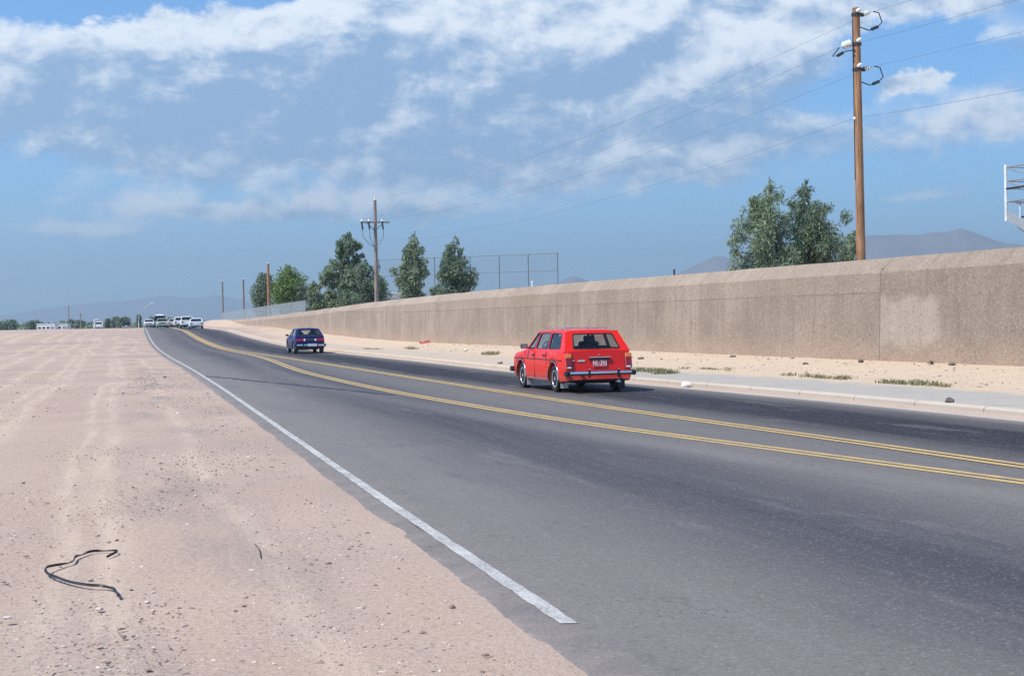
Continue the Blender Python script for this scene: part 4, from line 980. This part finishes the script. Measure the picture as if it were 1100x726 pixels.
# --- the traffic on the rise
def far_car(name, kind, paint, label, px, Y, away=True, W=1.78, Hs=1.0, glass='dark_glass', roof=None):
    if kind == 'sedan': Q = dict(xr=-2.35, xf=2.3, top=[(-2.35, .86), (-1.5, .90), (-1.1, .91), (.8, .92), (1.1, .92), (1.6, .88), (2.1, .82), (2.3, .74)], gx=(-1.50, -.85, .35, 1.05), cab=(-1.45, 1.05), zb=.90, zr=1.32, wb=W * .46, wrf=W * .385)
    elif kind == 'wagon': Q = dict(xr=-2.35, xf=2.3, top=[(-2.35, .90), (1.05, .93), (1.6, .88), (2.1, .82), (2.3, .74)], gx=(-2.25, -1.95, .35, 1.05), cab=(-2.2, 1.05), zb=.90, zr=1.38, wb=W * .465, wrf=W * .40)
    elif kind == 'pickup': Q = dict(xr=-2.5, xf=2.4, top=[(-2.5, 1.05), (-.3, 1.06), (1.0, 1.08), (1.3, 1.05), (2.2, 1.0), (2.4, .9)], gx=(-.45, -.28, .55, .98), cab=(-.42, 1.0), zb=1.05, zr=1.62, wb=W * .46, wrf=W * .40)
    else: Q = dict(xr=-2.3, xf=2.25, top=[(-2.3, 1.12), (1.5, 1.12), (1.75, 1.08), (2.25, .95)], gx=(-2.25, -2.12, 1.05, 1.62), cab=(-2.2, 1.6), zb=1.10, zr=1.92, wb=W * .475, wrf=W * .43)
    Q.update(W=W, wr=.32 if kind in ('sedan', 'wagon') else .36, arch=.39 if kind in ('sedan', 'wagon') else .44, xwr=-1.35, xwf=1.42, sill=.26 if kind in ('sedan', 'wagon') else .42, lean_r=.1, lean_f=.05, taper=.08, rcrown=.05, glass=CM[glass], seat_x=.1)
    x0, x1, x2, x3 = Q['gx']; zb, zr = Q['zb'], Q['zr']; lo, hi = zb + .05, zr - .05
    if kind == 'pickup': Q['side_win'] = [[(x0 + .10, lo), (x3 - .14, lo), (x2 - .03, hi), (x1 + .05, hi)]]
    else: Q['side_win'] = [[(lerp(x1, x2, .55), lo), (x3 - .14, lo), (x2 - .03, hi), (lerp(x1, x2, .55), hi)], [(x0 + .12, lo), (lerp(x1, x2, .47), lo), (lerp(x1, x2, .47), hi), (x1 + .06, hi)]]
    Q['rear_win'] = [(-.86, .12), (.86, .12), (.86, .88), (-.86, .88)]; Q['front_win'] = [(-.93, .06), (.93, .06), (.93, .92), (-.93, .92)]
    if roof: Q['roof_paint'] = roof
    if kind == 'van': Q['rcrown'] = .20
    r_ = empty(name); tag(r_, label, 'car' if kind != 'van' else 'van', 'traffic on the rise'); basic_car(r_, Q, paint)
    xr, xf, tz = Q['xr'], Q['xf'], Q['top'][0][1]
    for s in (1, -1):
        part(r_, 'tail_lamp', CM['red'], [((xr + .0, s * (W / 2 - .24), tz - .16), (.06, .26, .14), .02)])
        part(r_, 'headlight', CM['clear'], [((xf - .0, s * (W / 2 - .26), .68 if kind in ('sedan', 'wagon') else .82), (.06, .24, .16), .03)])
    part(r_, 'rear_bumper', CM['chrome'], [((xr - .07, 0, .48), (.10, W * .94, .14), .02)]); part(r_, 'front_bumper', CM['chrome'], [((xf + .06, 0, .48), (.10, W * .94, .14), .02)])
    part(r_, 'grille', CM['trim'], [((xf - .005, 0, .68 if kind in ('sedan', 'wagon') else .82), (.05, W * .55, .15), .01)])
    part(r_, 'number_plate', CM['white'], [((xr - .005, 0, .66), (.05, .32, .15), .004)])
    if kind == 'pickup': part(r_, 'cargo_bed', CM['inner'], [((-1.45, 0, 1.055), (1.9, W * .82, .05))])
    a, _ = ray(px, 345); d = tangent(edge_X, Y) * (1 if away else -1); place(r_, a * Y, Y, d); r_.scale = (1, 1, Hs)
    if not away: r_.rotation_euler[1] *= -1
    return r_
white = car_paint('white_car_paint', (.78, .78, .76)); ice = car_paint('pale_blue_car_paint', (.62, .70, .74)); beige = car_paint('pale_green_car_paint', (.40, .43, .33)); dkg = car_paint('dark_green_car_paint', (.05, .07, .055)); tanp = car_paint('pale_tan_car_paint', (.55, .54, .46)); dark = car_paint('charcoal_car_paint', (.03, .03, .035))
far_car('sedan', 'sedan', ice, 'pale blue-white sedan, nearest of the cars climbing the rise', 210.3, 184, True)
far_car('pickup_truck', 'pickup', white, 'white pickup truck just ahead of the pale blue-white sedan', 200.8, 205, True, 1.9)
far_car('white_wagon', 'wagon', white, 'white station wagon ahead of the white pickup on the rise', 192.8, 228, True, 1.85, 1.15)
far_car('small_sedan', 'sedan', tanp, 'small pale tan sedan farthest ahead between the oncoming cars and the white wagon', 185.6, 255, True, 1.75, 1.1)
far_car('sedan', 'sedan', beige, 'pale green sedan coming towards the viewer in the left lane', 174.2, 219, False, 1.75, 1.05)
far_car('van', 'van', dkg, 'dark van with a white roof following the pale green sedan', 171.8, 236, False, 1.9, 1.02, roof=white)
far_car('sedan', 'sedan', white, 'low white sedan at the left edge of the road on the crest', 160.0, 250, False, 1.8, 1.05)
far_car('dark_sedan', 'sedan', dark, 'dark car in the sand field below the skyline grove', 135.5, 300, True, 1.75, 1.1)

# ------------------------------------------------------------------ far buildings and roadside things on the left
def trailer(px0, px1, top, Y, label, wins):
    A, B = at(px0, 350, Y), at(px1, 350, Y); zt_ = at((px0 + px1) / 2, top, Y).z; z0 = ground_z(A.x, Y); L = B.x - A.x; h = zt_ - z0; D = 3.2
    r_ = empty('mobile_home', ((A.x + B.x) / 2, Y, z0)); tag(r_, label, 'building')
    part(r_, 'wall', M['white_metal'], [((0, D / 2, h * .5 + .15), (L, D, h - .55), .03)]); part(r_, 'roof', M['white_metal'], [((0, D / 2, h - .1), (L + .2, D + .2, .2), .05)])
    part(r_, 'skirting', M['grey_panel'], [((0, D / 2, .2), (L * .96, D * .9, .5))])
    for k in range(wins):
        w = part(r_, 'window', M['dark_metal'], [((lerp(-L / 2, L / 2, (k + .6) / (wins + .2)), -.01, h * .62), (.8, .06, .55), .01)])
    part(r_, 'door', M['grey_panel'], [((L * .32, -.01, h * .48), (.8, .07, 1.7), .01)])
    return r_
trailer(39.5, 59, 347.8, 420, 'long white mobile home, left one of the pair on the field edge', 4)
trailer(60.5, 72.5, 347.6, 424, 'white mobile home, right one of the pair on the field edge', 2)
A = at(104, 350, 300); z0 = ground_z(A.x, 300)
far_car('white_wagon', 'wagon', white, 'white station wagon parked on the field edge left of the skyline grove', 106, 292, True, 1.85, 1.1)
for px, tp, lab in ((73.7, 328.5, 'thin grey pole standing over the right mobile home'), (86.6, 336.5, 'short thin pole right of the mobile homes on the skyline')):
    B = pole_base(px, 420); h = at(px, tp, 420).z - B.z; r_ = empty('utility_pole', B); tag(r_, lab, 'utility pole')
    bm = bmesh.new(); tube(bm, [(0, 0, -.4), (0, 0, h)], [.16, .12], 8); from_bm('pole_shaft', bm, M['wood_grey'], r_, True)
    bm = bmesh.new(); box(bm, (0, -.12, h - .5), (1.2, .1, .12)); from_bm('crossarm', bm, M['wood_grey'], r_)
# street lamp with a long upswept arm
B = pole_base(149.0, 330); r_ = empty('street_lamp', B); tag(r_, 'pale street lamp with a long upswept arm over the road crest', 'street lamp')
s_ = [at(149.2, 337.5, 330) - B, at(152, 333, 330) - B, at(157.5, 329, 330) - B, at(163, 325.5, 330) - B]
bm = bmesh.new(); tube(bm, [(0, 0, -.3), (0, 0, s_[0].z * .5), s_[0]], [.13, .11, .10], 8); from_bm('lamp_post', bm, M['steel'], r_, True)
bm = bmesh.new(); tube(bm, s_, [.06, .055, .05, .04], 8); from_bm('arm', bm, M['steel'], r_, True)
bm = bmesh.new(); box(bm, s_[-1] + Vector((.25, 0, .06)), (.75, .3, .16), .05, Matrix.Rotation(R(-15), 3, 'Y')); from_bm('lamp_head', bm, M['white_metal'], r_)
# curved pale sign post
B = pole_base(100, 300); h = at(100, 343, 300).z - B.z; r_ = empty('bent_post', B); tag(r_, 'pale post with a short bent arm on the field edge', 'post')
bm = bmesh.new(); tube(bm, [(0, 0, -.2), (0, 0, h * .7), (.15, 0, h * .92), (.7, 0, h)], .07, 8); from_bm('shaft', bm, M['white_metal'], r_, True)
bm = bmesh.new(); box(bm, (.85, 0, h), (.4, .2, .12), .04); from_bm('lamp_head', bm, M['white_metal'], r_)
for px, Y, lab in ((148.6, 222, 'pale slender marker post left of the road crest, left one of two'), (154.4, 226, 'pale slender marker post left of the road crest, right one of two')):
    B = pole_base(px, Y); r_ = empty('marker_post', B); tag(r_, lab, 'post', 'marker posts on the crest')
    bm = bmesh.new(); box(bm, (0, 0, .5), (.09, .05, 1.1), .01); from_bm('shaft', bm, M['white_metal'], r_)
    bm = bmesh.new(); box(bm, (0, -.035, .92), (.08, .02, .16), .005); from_bm('reflector', bm, CM['amber'], r_)
# things seen over the wall
Y = 160; A, B_ = at(413, 320, Y), at(430, 320, Y); zt_ = at(420, 312.5, Y).z; z0 = ground_z(A.x, Y); r_ = empty('low_building', ((A.x + B_.x) / 2, Y + 2, z0)); tag(r_, 'low pale building with a grey roof between the crossarm pole and the slim pointed tree', 'building')
L = B_.x - A.x; h = zt_ - z0
part(r_, 'wall', M['white_metal'], [((0, 1.5, (h - .9) / 2), (L, 3, h - .9), .02)]); part(r_, 'roof', M['grey_panel'], [((0, 1.5, h - .5), (L + .3, 3.4, .85), .15)]); part(r_, 'window', M['dark_metal'], [((.2, -.02, h - 1.7), (.9, .06, .7))])
B = pole_base(725, 56); h = at(725, 289.5, 56).z - B.z; r_ = empty('short_post', B); tag(r_, 'short dark post poking above the wall left of the hazy peaked hill', 'post'); bm = bmesh.new(); tube(bm, [(0, 0, -.2), (0, 0, h)], .035, 8); from_bm('shaft', bm, M['dark_metal'], r_, True); bm = bmesh.new(); lathe(bm, [(.05, h), (.05, h + .04), (.01, h + .06)], 'z', 10); from_bm('cap', bm, M['steel'], r_)
B = pole_base(572.4, 84); h = at(572.4, 303.5, 84).z - B.z; r_ = empty('white_post', B); tag(r_, 'short white post poking above the wall at its middle joint', 'post'); bm = bmesh.new(); tube(bm, [(0, 0, -.2), (0, 0, h)], .05, 8); from_bm('shaft', bm, M['white_metal'], r_, True); bm = bmesh.new(); lathe(bm, [(.075, h), (.075, h + .05), (.02, h + .08)], 'z', 10); from_bm('cap', bm, M['white_metal'], r_)

# bleacher stand whose top corner shows at the right border
C0 = at(1081, 237, 42.0); d = Vector((.31, -.95, 0)).normalized(); nrm = Vector((.95, .31, 0)).normalized(); gz = ground_z(C0.x + 2, 42)
r_ = empty('bleacher_stand', (C0.x, C0.y, gz)); tag(r_, 'top corner of a steel bleacher stand with guard rails above the near wall', 'bleachers')
zf, zt_ = C0.z - gz, at(1080, 179, 42).z - gz
def bp_(t, w, z): return d * t + nrm * w + Vector((0, 0, z))
rows = 9
def seg(name, m, a, b, rad): bm = bmesh.new(); tube(bm, [a, b], rad, 8); return from_bm(name, bm, m, r_, True)
for w in (0, 4.0): seg('guard_post', M['white_metal'], bp_(0, w, zf - .02), bp_(0, w, zt_ + .05), .045)
for w in (2.0,): seg('guard_post', M['white_metal'], bp_(0, w, zf), bp_(0, w, zt_ + .02), .035)
zz_ = [at(1080, p, 42).z - gz for p in (180, 195, 203, 217)]
for i, z in enumerate(zz_):
    seg('guard_rail', M['dark_metal'] if i == 2 else M['steel'], bp_(0, 0, z), bp_(2.6, 0, z), .030 if i == 2 else .022)
    seg('guard_rail', M['steel'], bp_(0, 0, z), bp_(0, 4.0, z), .022)
seg('guard_brace', M['steel'], bp_(0, 0, zz_[0] - .02), bp_(1.3, 0, zz_[1] + .02), .018); seg('guard_brace', M['steel'], bp_(0, 0, zz_[1] - .02), bp_(1.7, 0, zz_[2] - .25), .018)
seg('guard_post', M['white_metal'], bp_(2.6, 0, zf - 1.2), bp_(2.6, 0, zz_[0]), .04)
for w in (-.012, 4.0):      # sloped stringer sheets
    bm = bmesh.new(); q = []
    for t, z0, z1 in ((.06, zf, zf + .27), (6.4, zf - 2.9, zf - 2.63)): q += [(t, z0), (t, z1)]
    vs = [[bm.verts.new(bp_(t, w + o, z)) for t, z in q] for o in (0, .05)]
    for s in vs: bm.faces.new((s[0], s[2], s[3], s[1]))
    for a, b in ((0, 2), (2, 3), (3, 1), (1, 0)): bm.faces.new((vs[0][a], vs[0][b], vs[1][b], vs[1][a]))
    from_bm('stringer', bm, M['grey_panel'], r_)
rot = Matrix.Rotation(math.atan2(nrm.y, nrm.x), 3, 'Z')
for k in range(rows):
    t = .5 + k * .66; z = zf + .26 - .455 * (t - .06) + .42
    bm = bmesh.new(); box(bm, bp_(t, 2.0, z), (3.9, .26, .05), .008, rot); from_bm('seat_plank', bm, M['steel'], r_)
    bm = bmesh.new(); box(bm, bp_(t + .25, 2.0, z - .42), (3.9, .30, .05), .008, rot); from_bm('foot_plank', bm, M['dark_metal'], r_)
    bm = bmesh.new()
    for w in (.10, 3.9): tube(bm, [bp_(t, w, z - .5), bp_(t, w, z)], .025, 6)
    from_bm('plank_bracket', bm, M['white_metal'], r_)
for t in (2.2, 4.4, 6.3):
    for w in (.05, 3.95): seg('support_leg', M['steel'], bp_(t, w, -.1), bp_(t, w, zf - .455 * t + .1), .05)
for w in (.05, 3.95): seg('support_brace', M['steel'], bp_(6.3, w, .1), bp_(.4, w, zf - .15), .035)

# ------------------------------------------------------------------ litter, stones and weeds
def ground_pt(px, py):
    a, b = ray(px, py); lo = 3.0
    for k in range(6000):
        Y = lo + k * .02; X = a * Y
        if EYE + b * Y <= ground_z(X, Y): return Vector((X, Y, ground_z(X, Y)))
def ribbon(name, pix, w, th, m, label, cat):
    P_ = [ground_pt(*p[:2]) + Vector((0, 0, p[2] if len(p) > 2 else .012)) for p in pix]; q = []
    for i in range(len(P_) - 1):
        p0, p1, p2, p3 = P_[max(0, i - 1)], P_[i], P_[i + 1], P_[min(len(P_) - 1, i + 2)]
        for k in range(6):
            t = k / 6; q.append(.5 * ((2 * p1) + (p2 - p0) * t + (2 * p0 - 5 * p1 + 4 * p2 - p3) * t * t + (3 * p1 - p0 - 3 * p2 + p3) * t ** 3))
    q.append(P_[-1]); O = P_[0].copy(); bm = bmesh.new(); rows_ = []
    for i, p in enumerate(q):
        tg = (q[min(i + 1, len(q) - 1)] - q[max(0, i - 1)]); tg.z = 0; tg.normalize(); tw = .9 + .65 * math.sin(i * .45)     # the strip twists as it lies
        sd = Vector((-tg.y, tg.x, 0)) * math.cos(tw) + Vector((0, 0, 1)) * math.sin(tw); nn = tg.cross(sd); hw = w / 2
        c = p - O + Vector((0, 0, abs(math.sin(tw)) * hw * .8))
        rows_.append([bm.verts.new(c + sd * a * hw + nn * b * th / 2) for a, b in ((-1, -1), (1, -1), (1, 1), (-1, 1))])
    for a, b in zip(rows_[:-1], rows_[1:]):
        for k in range(4): bm.faces.new((a[k], a[(k + 1) % 4], b[(k + 1) % 4], b[k]))
    bm.faces.new(rows_[0]); bm.faces.new(rows_[-1][::-1]); o = from_bm(name, bm, m, None, True, 50); o.location = O; tag(o, label, cat)
ribbon('rubber_strip', [(115, 600.5), (126, 595.5, .02), (110, 593.6), (98, 595), (88, 598), (81, 601), (78, 605.5), (66, 608.5), (50, 614, .025), (51, 618), (58, 622), (74, 627), (95, 631), (112, 632), (122, 635), (127, 643)], .017, .007, M['rubber'], 'thin black rubber strip lying bent open on the sand', 'strip')
ribbon('twig', [(273, 586), (277, 590), (279, 595), (279.5, 601)], .008, .004, M['bark'], 'thin curved dark twig on the sand left of the white line', 'twig')
def stone_bm(seed, r, flat=.6):
    q = random.Random(seed); bm = bmesh.new(); bmesh.ops.create_icosphere(bm, subdivisions=2, radius=r)
    ph = [q.uniform(0, 6) for _ in range(6)]
    for v in bm.verts:
        d_ = v.co.normalized(); k = 1 + .22 * math.sin(d_.x * 3 + ph[0]) + .18 * math.sin(d_.y * 4 + ph[1]) + .12 * math.sin(d_.z * 5 + ph[2] + d_.x * 4)
        v.co = Vector((d_.x * r * k * 1.2, d_.y * r * k, d_.z * r * k * flat))
    return bm
for i, (px, py, r, lab) in enumerate([(688, 385.5, .085, 'dark stone at the wall foot just right of the red wagon'), (787, 384, .08, 'dark stone at the wall foot midway between red wagon and wall joint'), (866, 391.5, .07, 'small dark stone on the sand short of the wall joint'),
                                      (925, 389, .075, 'dark stone at the wall foot just left of the wall joint'), (1000, 390.8, .075, 'dark stone at the wall foot below the pale patch'), (1023, 392, .07, 'flat dark stone at the wall foot right of the pale patch'), (537, 391.5, .07, 'dark lump on the sidewalk ahead of the red wagon'), (1003, 436.5, .075, 'dirt clod lying on the kerb at the right')]):
    p = ground_pt(px, py); o = from_bm('stone', stone_bm(i, r), M['stone'], None, True, 60); r_z = (road_z(p.y) + (.165 if i == 6 else .145)) if i >= 6 else p.z
    if i == 7: p.x = kerb_X(p.y) + .52
    o.location = (p.x, p.y, r_z + r * .30); o.rotation_euler[2] = i; tag(o, lab, 'stone', 'stones along the wall and sidewalk')
p = ground_pt(738, 413); o = from_bm('white_stone', stone_bm(30, .095, .75), M['white_stone'], None, True, 60); o.location = (p.x, p.y, road_z(p.y) + .075); tag(o, 'white stone lying at the kerb just right of the red wagon shadow', 'stone')
p = ground_pt(456, 369.5); bm = bmesh.new(); q = random.Random(4)
vs = [[bm.verts.new((x * .28, y * .22, q.uniform(.02, .22))) for x in (-1, -.3, .4, 1)] for y in (-1, -.2, .5, 1)]
for a in range(3):
    for b in range(3): bm.faces.new((vs[a][b], vs[a][b + 1], vs[a + 1][b + 1], vs[a + 1][b]))
o = from_bm('red_rag', bm, mat('red_cloth', (.45, .05, .04), .9)); o.modifiers.new('thick', 'SOLIDIFY').thickness = .012; o.location = p; tag(o, 'crumpled red rag at the foot of the wall left of the red wagon', 'litter')
p = ground_pt(499.5, 376.5); o = from_bm('paper_scrap', stone_bm(31, .10, .4), M['white_stone'], None, True); o.location = p + Vector((0, 0, .03)); tag(o, 'white scrap of paper on the sand left of the red wagon', 'litter')

def tuft(px, py, rx, ry, n, hgt, label, seed):
    q = np.random.default_rng(seed); B = ground_pt(px, py); V = []; F = []; t = tangent(kerb_X, B.y).normalized()
    cs = [(float(np.clip(q.normal() * .42, -.8, .8)), q.normal() * .35) for _ in range(8)]
    for i in range(int(n * .7)):
        ck = cs[q.integers(len(cs))]; r1, r2 = ck[0] + q.normal() * .10, ck[1] + q.normal() * .22; x = t.x * r1 * ry * 2 + t.y * r2 * rx; y = t.y * r1 * ry * 2 - t.x * r2 * rx
        z = ground_z(B.x + x, B.y + y) - B.z; h = hgt * .62 * q.uniform(.15, 1.2); a = q.random() * 6.28; ln = q.uniform(.1, .7) * h; w = .009 + .008 * q.random()
        c, s = math.cos(a), math.sin(a); b = len(V)
        V += [(x - s * w, y + c * w, z - .01), (x + s * w, y - c * w, z - .01), (x + c * ln * .4 + s * w * .8, y + s * ln * .4 - c * w * .8, z + h * .6), (x + c * ln, y + s * ln, z + h), (x + c * ln * .4 - s * w * .8, y + s * ln * .4 + c * w * .8, z + h * .6)]
        F += [(b, b + 1, b + 2, b + 4), (b + 4, b + 2, b + 3)]
    o = from_np('weed_tuft', V, F, M['grass']); o.location = B; tag(o, label, 'weeds', 'weeds along the sidewalk')
tuft(690, 400, .45, .75, 900, .22, 'largest green weed patch just right of the red wagon', 1)
tuft(716, 402, .36, .55, 1100, .24, 'bushy green weed patch second right of the red wagon', 2)
tuft(762, 397, .30, .7, 320, .12, 'dry low weeds on the inner sidewalk edge past the white stone', 3)
tuft(872, 405.5, .30, .9, 650, .15, 'narrow green weed patch left of the wall joint on the sidewalk edge', 4)
tuft(962, 412, .28, .5, 420, .15, 'low green weeds on the sidewalk edge below the wall joint', 5)
tuft(990, 414, .30, .5, 620, .17, 'rightmost green weed patch on the sidewalk edge', 6)
tuft(527, 380.5, .5, 1.2, 800, .20, 'green weed patch on the sidewalk edge just left of the red wagon', 7)
tuft(440, 374.5, .4, 1.0, 420, .16, 'low weeds on the sidewalk edge midway to the blue car', 8)
tuft(397, 375.5, .4, .8, 300, .16, 'dry weed tuft on the sidewalk nearest the blue car', 9)

# pebbles (countless): one stuff object
base = []
for s in range(6):
    bm = stone_bm(100 + s, 1.0, .62); bmesh.ops.dissolve_limit(bm, angle_limit=R(18), verts=bm.verts, edges=bm.edges); bmesh.ops.triangulate(bm, faces=bm.faces)
    bm.verts.ensure_lookup_table(); base.append((np.array([v.co[:] for v in bm.verts]), [tuple(v.index for v in f.verts) for f in bm.faces])); bm.free()
def pebbles(name, n, sampler, size, m, label, seed):
    q = np.random.default_rng(seed); V = []; F = []; k = 0
    while k < n:
        s = sampler(q)
        if s is None: continue
        X, Y, mul = s; v, f = base[q.integers(6)]; r = size * mul * math.exp(q.normal() * .45); a = q.random() * 6.28; c, sn = math.cos(a), math.sin(a)
        w = v * r * np.array([q.uniform(.8, 1.4), q.uniform(.7, 1.1), q.uniform(.6, 1.0)]); w = np.stack([w[:, 0] * c - w[:, 1] * sn + X, w[:, 0] * sn + w[:, 1] * c + Y, w[:, 2] + ground_z(X, Y) + r * .15], 1)
        b = len(V); V += w.tolist(); F += [tuple(i + b for i in t) for t in f]; k += 1
    o = from_np(name, V, F, m); tag(o, label, 'gravel', kind='stuff')
def samp_left(q):
    Y = 5.2 + 45 * q.random() ** 2.6; off = -.45 - abs(q.normal()) * 1.6 if q.random() < .5 else -.4 - q.random() * (.40 * Y + 3.5)
    X = edge_X(Y) + off
    if abs(X) > .40 * Y + 1: return None
    dens = .45 + .55 * math.sin(X * 1.7 + Y * .6) * math.sin(Y * .9 - X * .5)
    if q.random() > dens + .25: return None
    return X, Y, 1.0 + .045 * Y
def pm(name, a, b):
    m, t, bs = newmat(name); c = t.mix(t.node('ShaderNodeNewGeometry').outputs['Random Per Island'], a, b); t.l.new(c, bs.inputs['Base Color']); bs.inputs['Roughness'].default_value = .9; return m
pebbles('gravel', 7000, samp_left, .0030, pm('dark_pebbles', (.15, .11, .095), (.36, .27, .23)), 'dark pebbles scattered over the sand left of the road', 1)
pebbles('gravel', 4200, samp_left, .0036, pm('pale_pebbles', (.38, .30, .26), (.66, .59, .54)), 'pale pebbles scattered over the sand left of the road', 2)
def samp_right(q):
    Y = 22 + 60 * q.random() ** 1.3; t = q.random() ** .8; X = lerp(walk_X(Y) + .1, wall_X(Y) - .1, t); return X, Y, 1.0
pebbles('gravel', 1600, samp_right, .014, pm('verge_pebbles', (.20, .15, .12), (.55, .44, .34)), 'small stones on the pale sand strip between the sidewalk and the wall', 3)

# ------------------------------------------------------------------ air, sky, sun
EL = R(54); AZ = math.atan2(-.87, -.50)       # the sun stands high to the left, a little behind the viewer
hz = bpy.data.materials.new('haze'); hz.use_nodes = True; nt = hz.node_tree; nt.nodes.clear()
pv = nt.nodes.new('ShaderNodeVolumePrincipled'); pv.inputs['Color'].default_value = (.64, .84, 1.0, 1); pv.inputs['Density'].default_value = 2.0e-4; pv.inputs['Anisotropy'].default_value = .2
mo = nt.nodes.new('ShaderNodeOutputMaterial'); nt.links.new(pv.outputs[0], mo.inputs['Volume'])
bm = bmesh.new(); box(bm, (0, 6500, 300), (14000, 14100, 640)); o = from_bm('haze', bm, hz); tag(o, 'thin pale blue desert haze over the whole valley', 'haze', kind='stuff')

w = bpy.data.worlds.new('World'); scene.world = w; w.use_nodes = True; t = NT(w.node_tree)
bg = t.n['Background']; out = t.n['World Output']
sky = t.node('ShaderNodeTexSky', sky_type='NISHITA', sun_disc=False); sky.sun_elevation = EL; sky.sun_rotation = AZ; sky.air_density = 1.0; sky.dust_density = .25; sky.ozone_density = 4.0; sky.altitude = 400
dirv = t.node('ShaderNodeTexCoord').outputs['Generated']; s = t.sep(dirv)
az = t.math('ARCTAN2', s[0], s[1]); el = t.math('ARCSINE', s[2])
def cnoise(daz, del_, sc, det, rough, stretch=2.0):
    return t.noise(t.comb(t.math('MULTIPLY', t.math('ADD', az, daz), sc), t.math('MULTIPLY', t.math('ADD', el, del_), sc * stretch), .37), 1.0, det, rough, .25)
wa = t.math('MULTIPLY', t.math('SUBTRACT', cnoise(1.3, .2, 16, 6, .62, 1.3), .5), .085); we = t.math('MULTIPLY', t.math('SUBTRACT', cnoise(2.1, .9, 16, 6, .62, 1.3), .5), .050)
azr, elr = az, el; az = t.math('ADD', az, wa); el = t.math('ADD', el, we)      # billowing outlines
cov = None
for a, e, sa, se, k in [(-.13, .162, .30, .040, 1.35), (.02, .205, .19, .032, 1.3), (.215, .220, .085, .017, 1.25), (-.155, .0785, .125, .0085, .85), (-.285, .062, .05, .006, .45), (.268, .152, .015, .009, 1.1), (.281, .157, .013, .011, 1.1), (.262, .150, .05, .028, -.35), (.31, .128, .08, .017, .55), (.11, .105, .13, .017, .50), (.265, .075, .03, .005, .42), (-.29, .228, .15, .022, -1.7), (.27, .183, .05, .016, -.5), (-.09, .045, .2, .01, .22), (.335, .165, .03, .02, .4), (-.1, .118, .30, .028, .75), (-.28, .194, .045, .010, .5), (.15, .222, .05, .010, .6), (.29, .195, .05, .012, .45)]:
    g = t.math('MULTIPLY', t.math('MULTIPLY', gaus(t, az, a, sa), gaus(t, el, e, se)), k); cov = g if cov is None else t.math('ADD', cov, g)
az, el = azr, elr
front = t.math('GREATER_THAN', s[1], 0.0)
cov = t.math('ADD', t.math('MULTIPLY', cov, front), t.math('MULTIPLY', t.sstep(el, .24, .6), .10))
def field(da, de):
    n1 = cnoise(da, de, 6.5, 6, .50, 2.1); nb = cnoise(.7 + da, .3 + de, 24, 7, .60, 1.5)
    return t.math('ADD', t.math('MULTIPLY', t.math('SUBTRACT', n1, .5), 1.55), t.math('MULTIPLY', t.math('SUBTRACT', nb, .5), .85))
f1 = field(0, 0); f2 = field(-.008, .010)
h = t.math('ADD', cov, f1)
den = t.math('MULTIPLY', t.sstep(h, .15, .72), t.sstep(cov, .03, .25))
lit = t.math('ADD', t.math('MULTIPLY', t.math('SUBTRACT', f1, f2), 1.7), t.math('ADD', .16, t.math('MULTIPLY', t.sstep(el, .135, .205), .36)))
lit = t.math('ADD', lit, t.math('MULTIPLY', t.sstep(h, 1.1, .4), .18))
for a, e, sa, se, k in [(-.155, .081, .14, .009, .50), (-.285, .065, .05, .006, .35), (.272, .158, .024, .012, .65), (.20, .222, .10, .014, .22), (-.28, .190, .08, .010, .20), (.02, .205, .08, .012, .10), (.31, .128, .08, .015, .25), (.11, .105, .12, .014, .22), (.265, .075, .03, .005, .4)]:
    lit = t.math('ADD', lit, t.math('MULTIPLY', t.math('MULTIPLY', gaus(t, az, a, sa), gaus(t, el, e, se)), k))
lit = t.math('ADD', lit, 0.0, clamp=True)
cc = t.mix(t.sstep(lit, .12, .82), (.245, .385, .60), (.93, .97, 1.0))
bg2 = t.node('ShaderNodeBackground'); t.l.new(cc, bg2.inputs[0]); bg2.inputs[1].default_value = 1.0
tintn = t.mix(1.0, sky.outputs[0], (.50, .85, 1.12), 'MULTIPLY')
t.l.new(tintn, bg.inputs[0]); bg.inputs[1].default_value = .132
ms = t.node('ShaderNodeMixShader'); t.l.new(t.math('MULTIPLY', den, .95), ms.inputs[0]); t.l.new(bg.outputs[0], ms.inputs[1]); t.l.new(bg2.outputs[0], ms.inputs[2]); t.l.new(ms.outputs[0], out.inputs[0])

sl = bpy.data.lights.new('sun', 'SUN'); sl.energy = 5.0; sl.angle = R(.5); sl.color = (1.0, .93, .815); so = bpy.data.objects.new('sun', sl); col.objects.link(so)
sd = Vector((math.sin(AZ) * math.cos(EL), math.cos(AZ) * math.cos(EL), math.sin(EL))); so.rotation_euler = sd.to_track_quat('Z', 'Y').to_euler(); so.location = (0, 0, 60)
scene.view_settings.view_transform = 'Standard'; scene.view_settings.look = 'None'; scene.view_settings.exposure = .3; scene.view_settings.gamma = 1.0
scene.render.engine = 'CYCLES'; cy = scene.cycles
cy.use_denoising = False; cy.max_bounces = 8; cy.transparent_max_bounces = 24; cy.volume_bounces = 0; cy.sample_clamp_indirect = 6
bpy.context.view_layer.update()
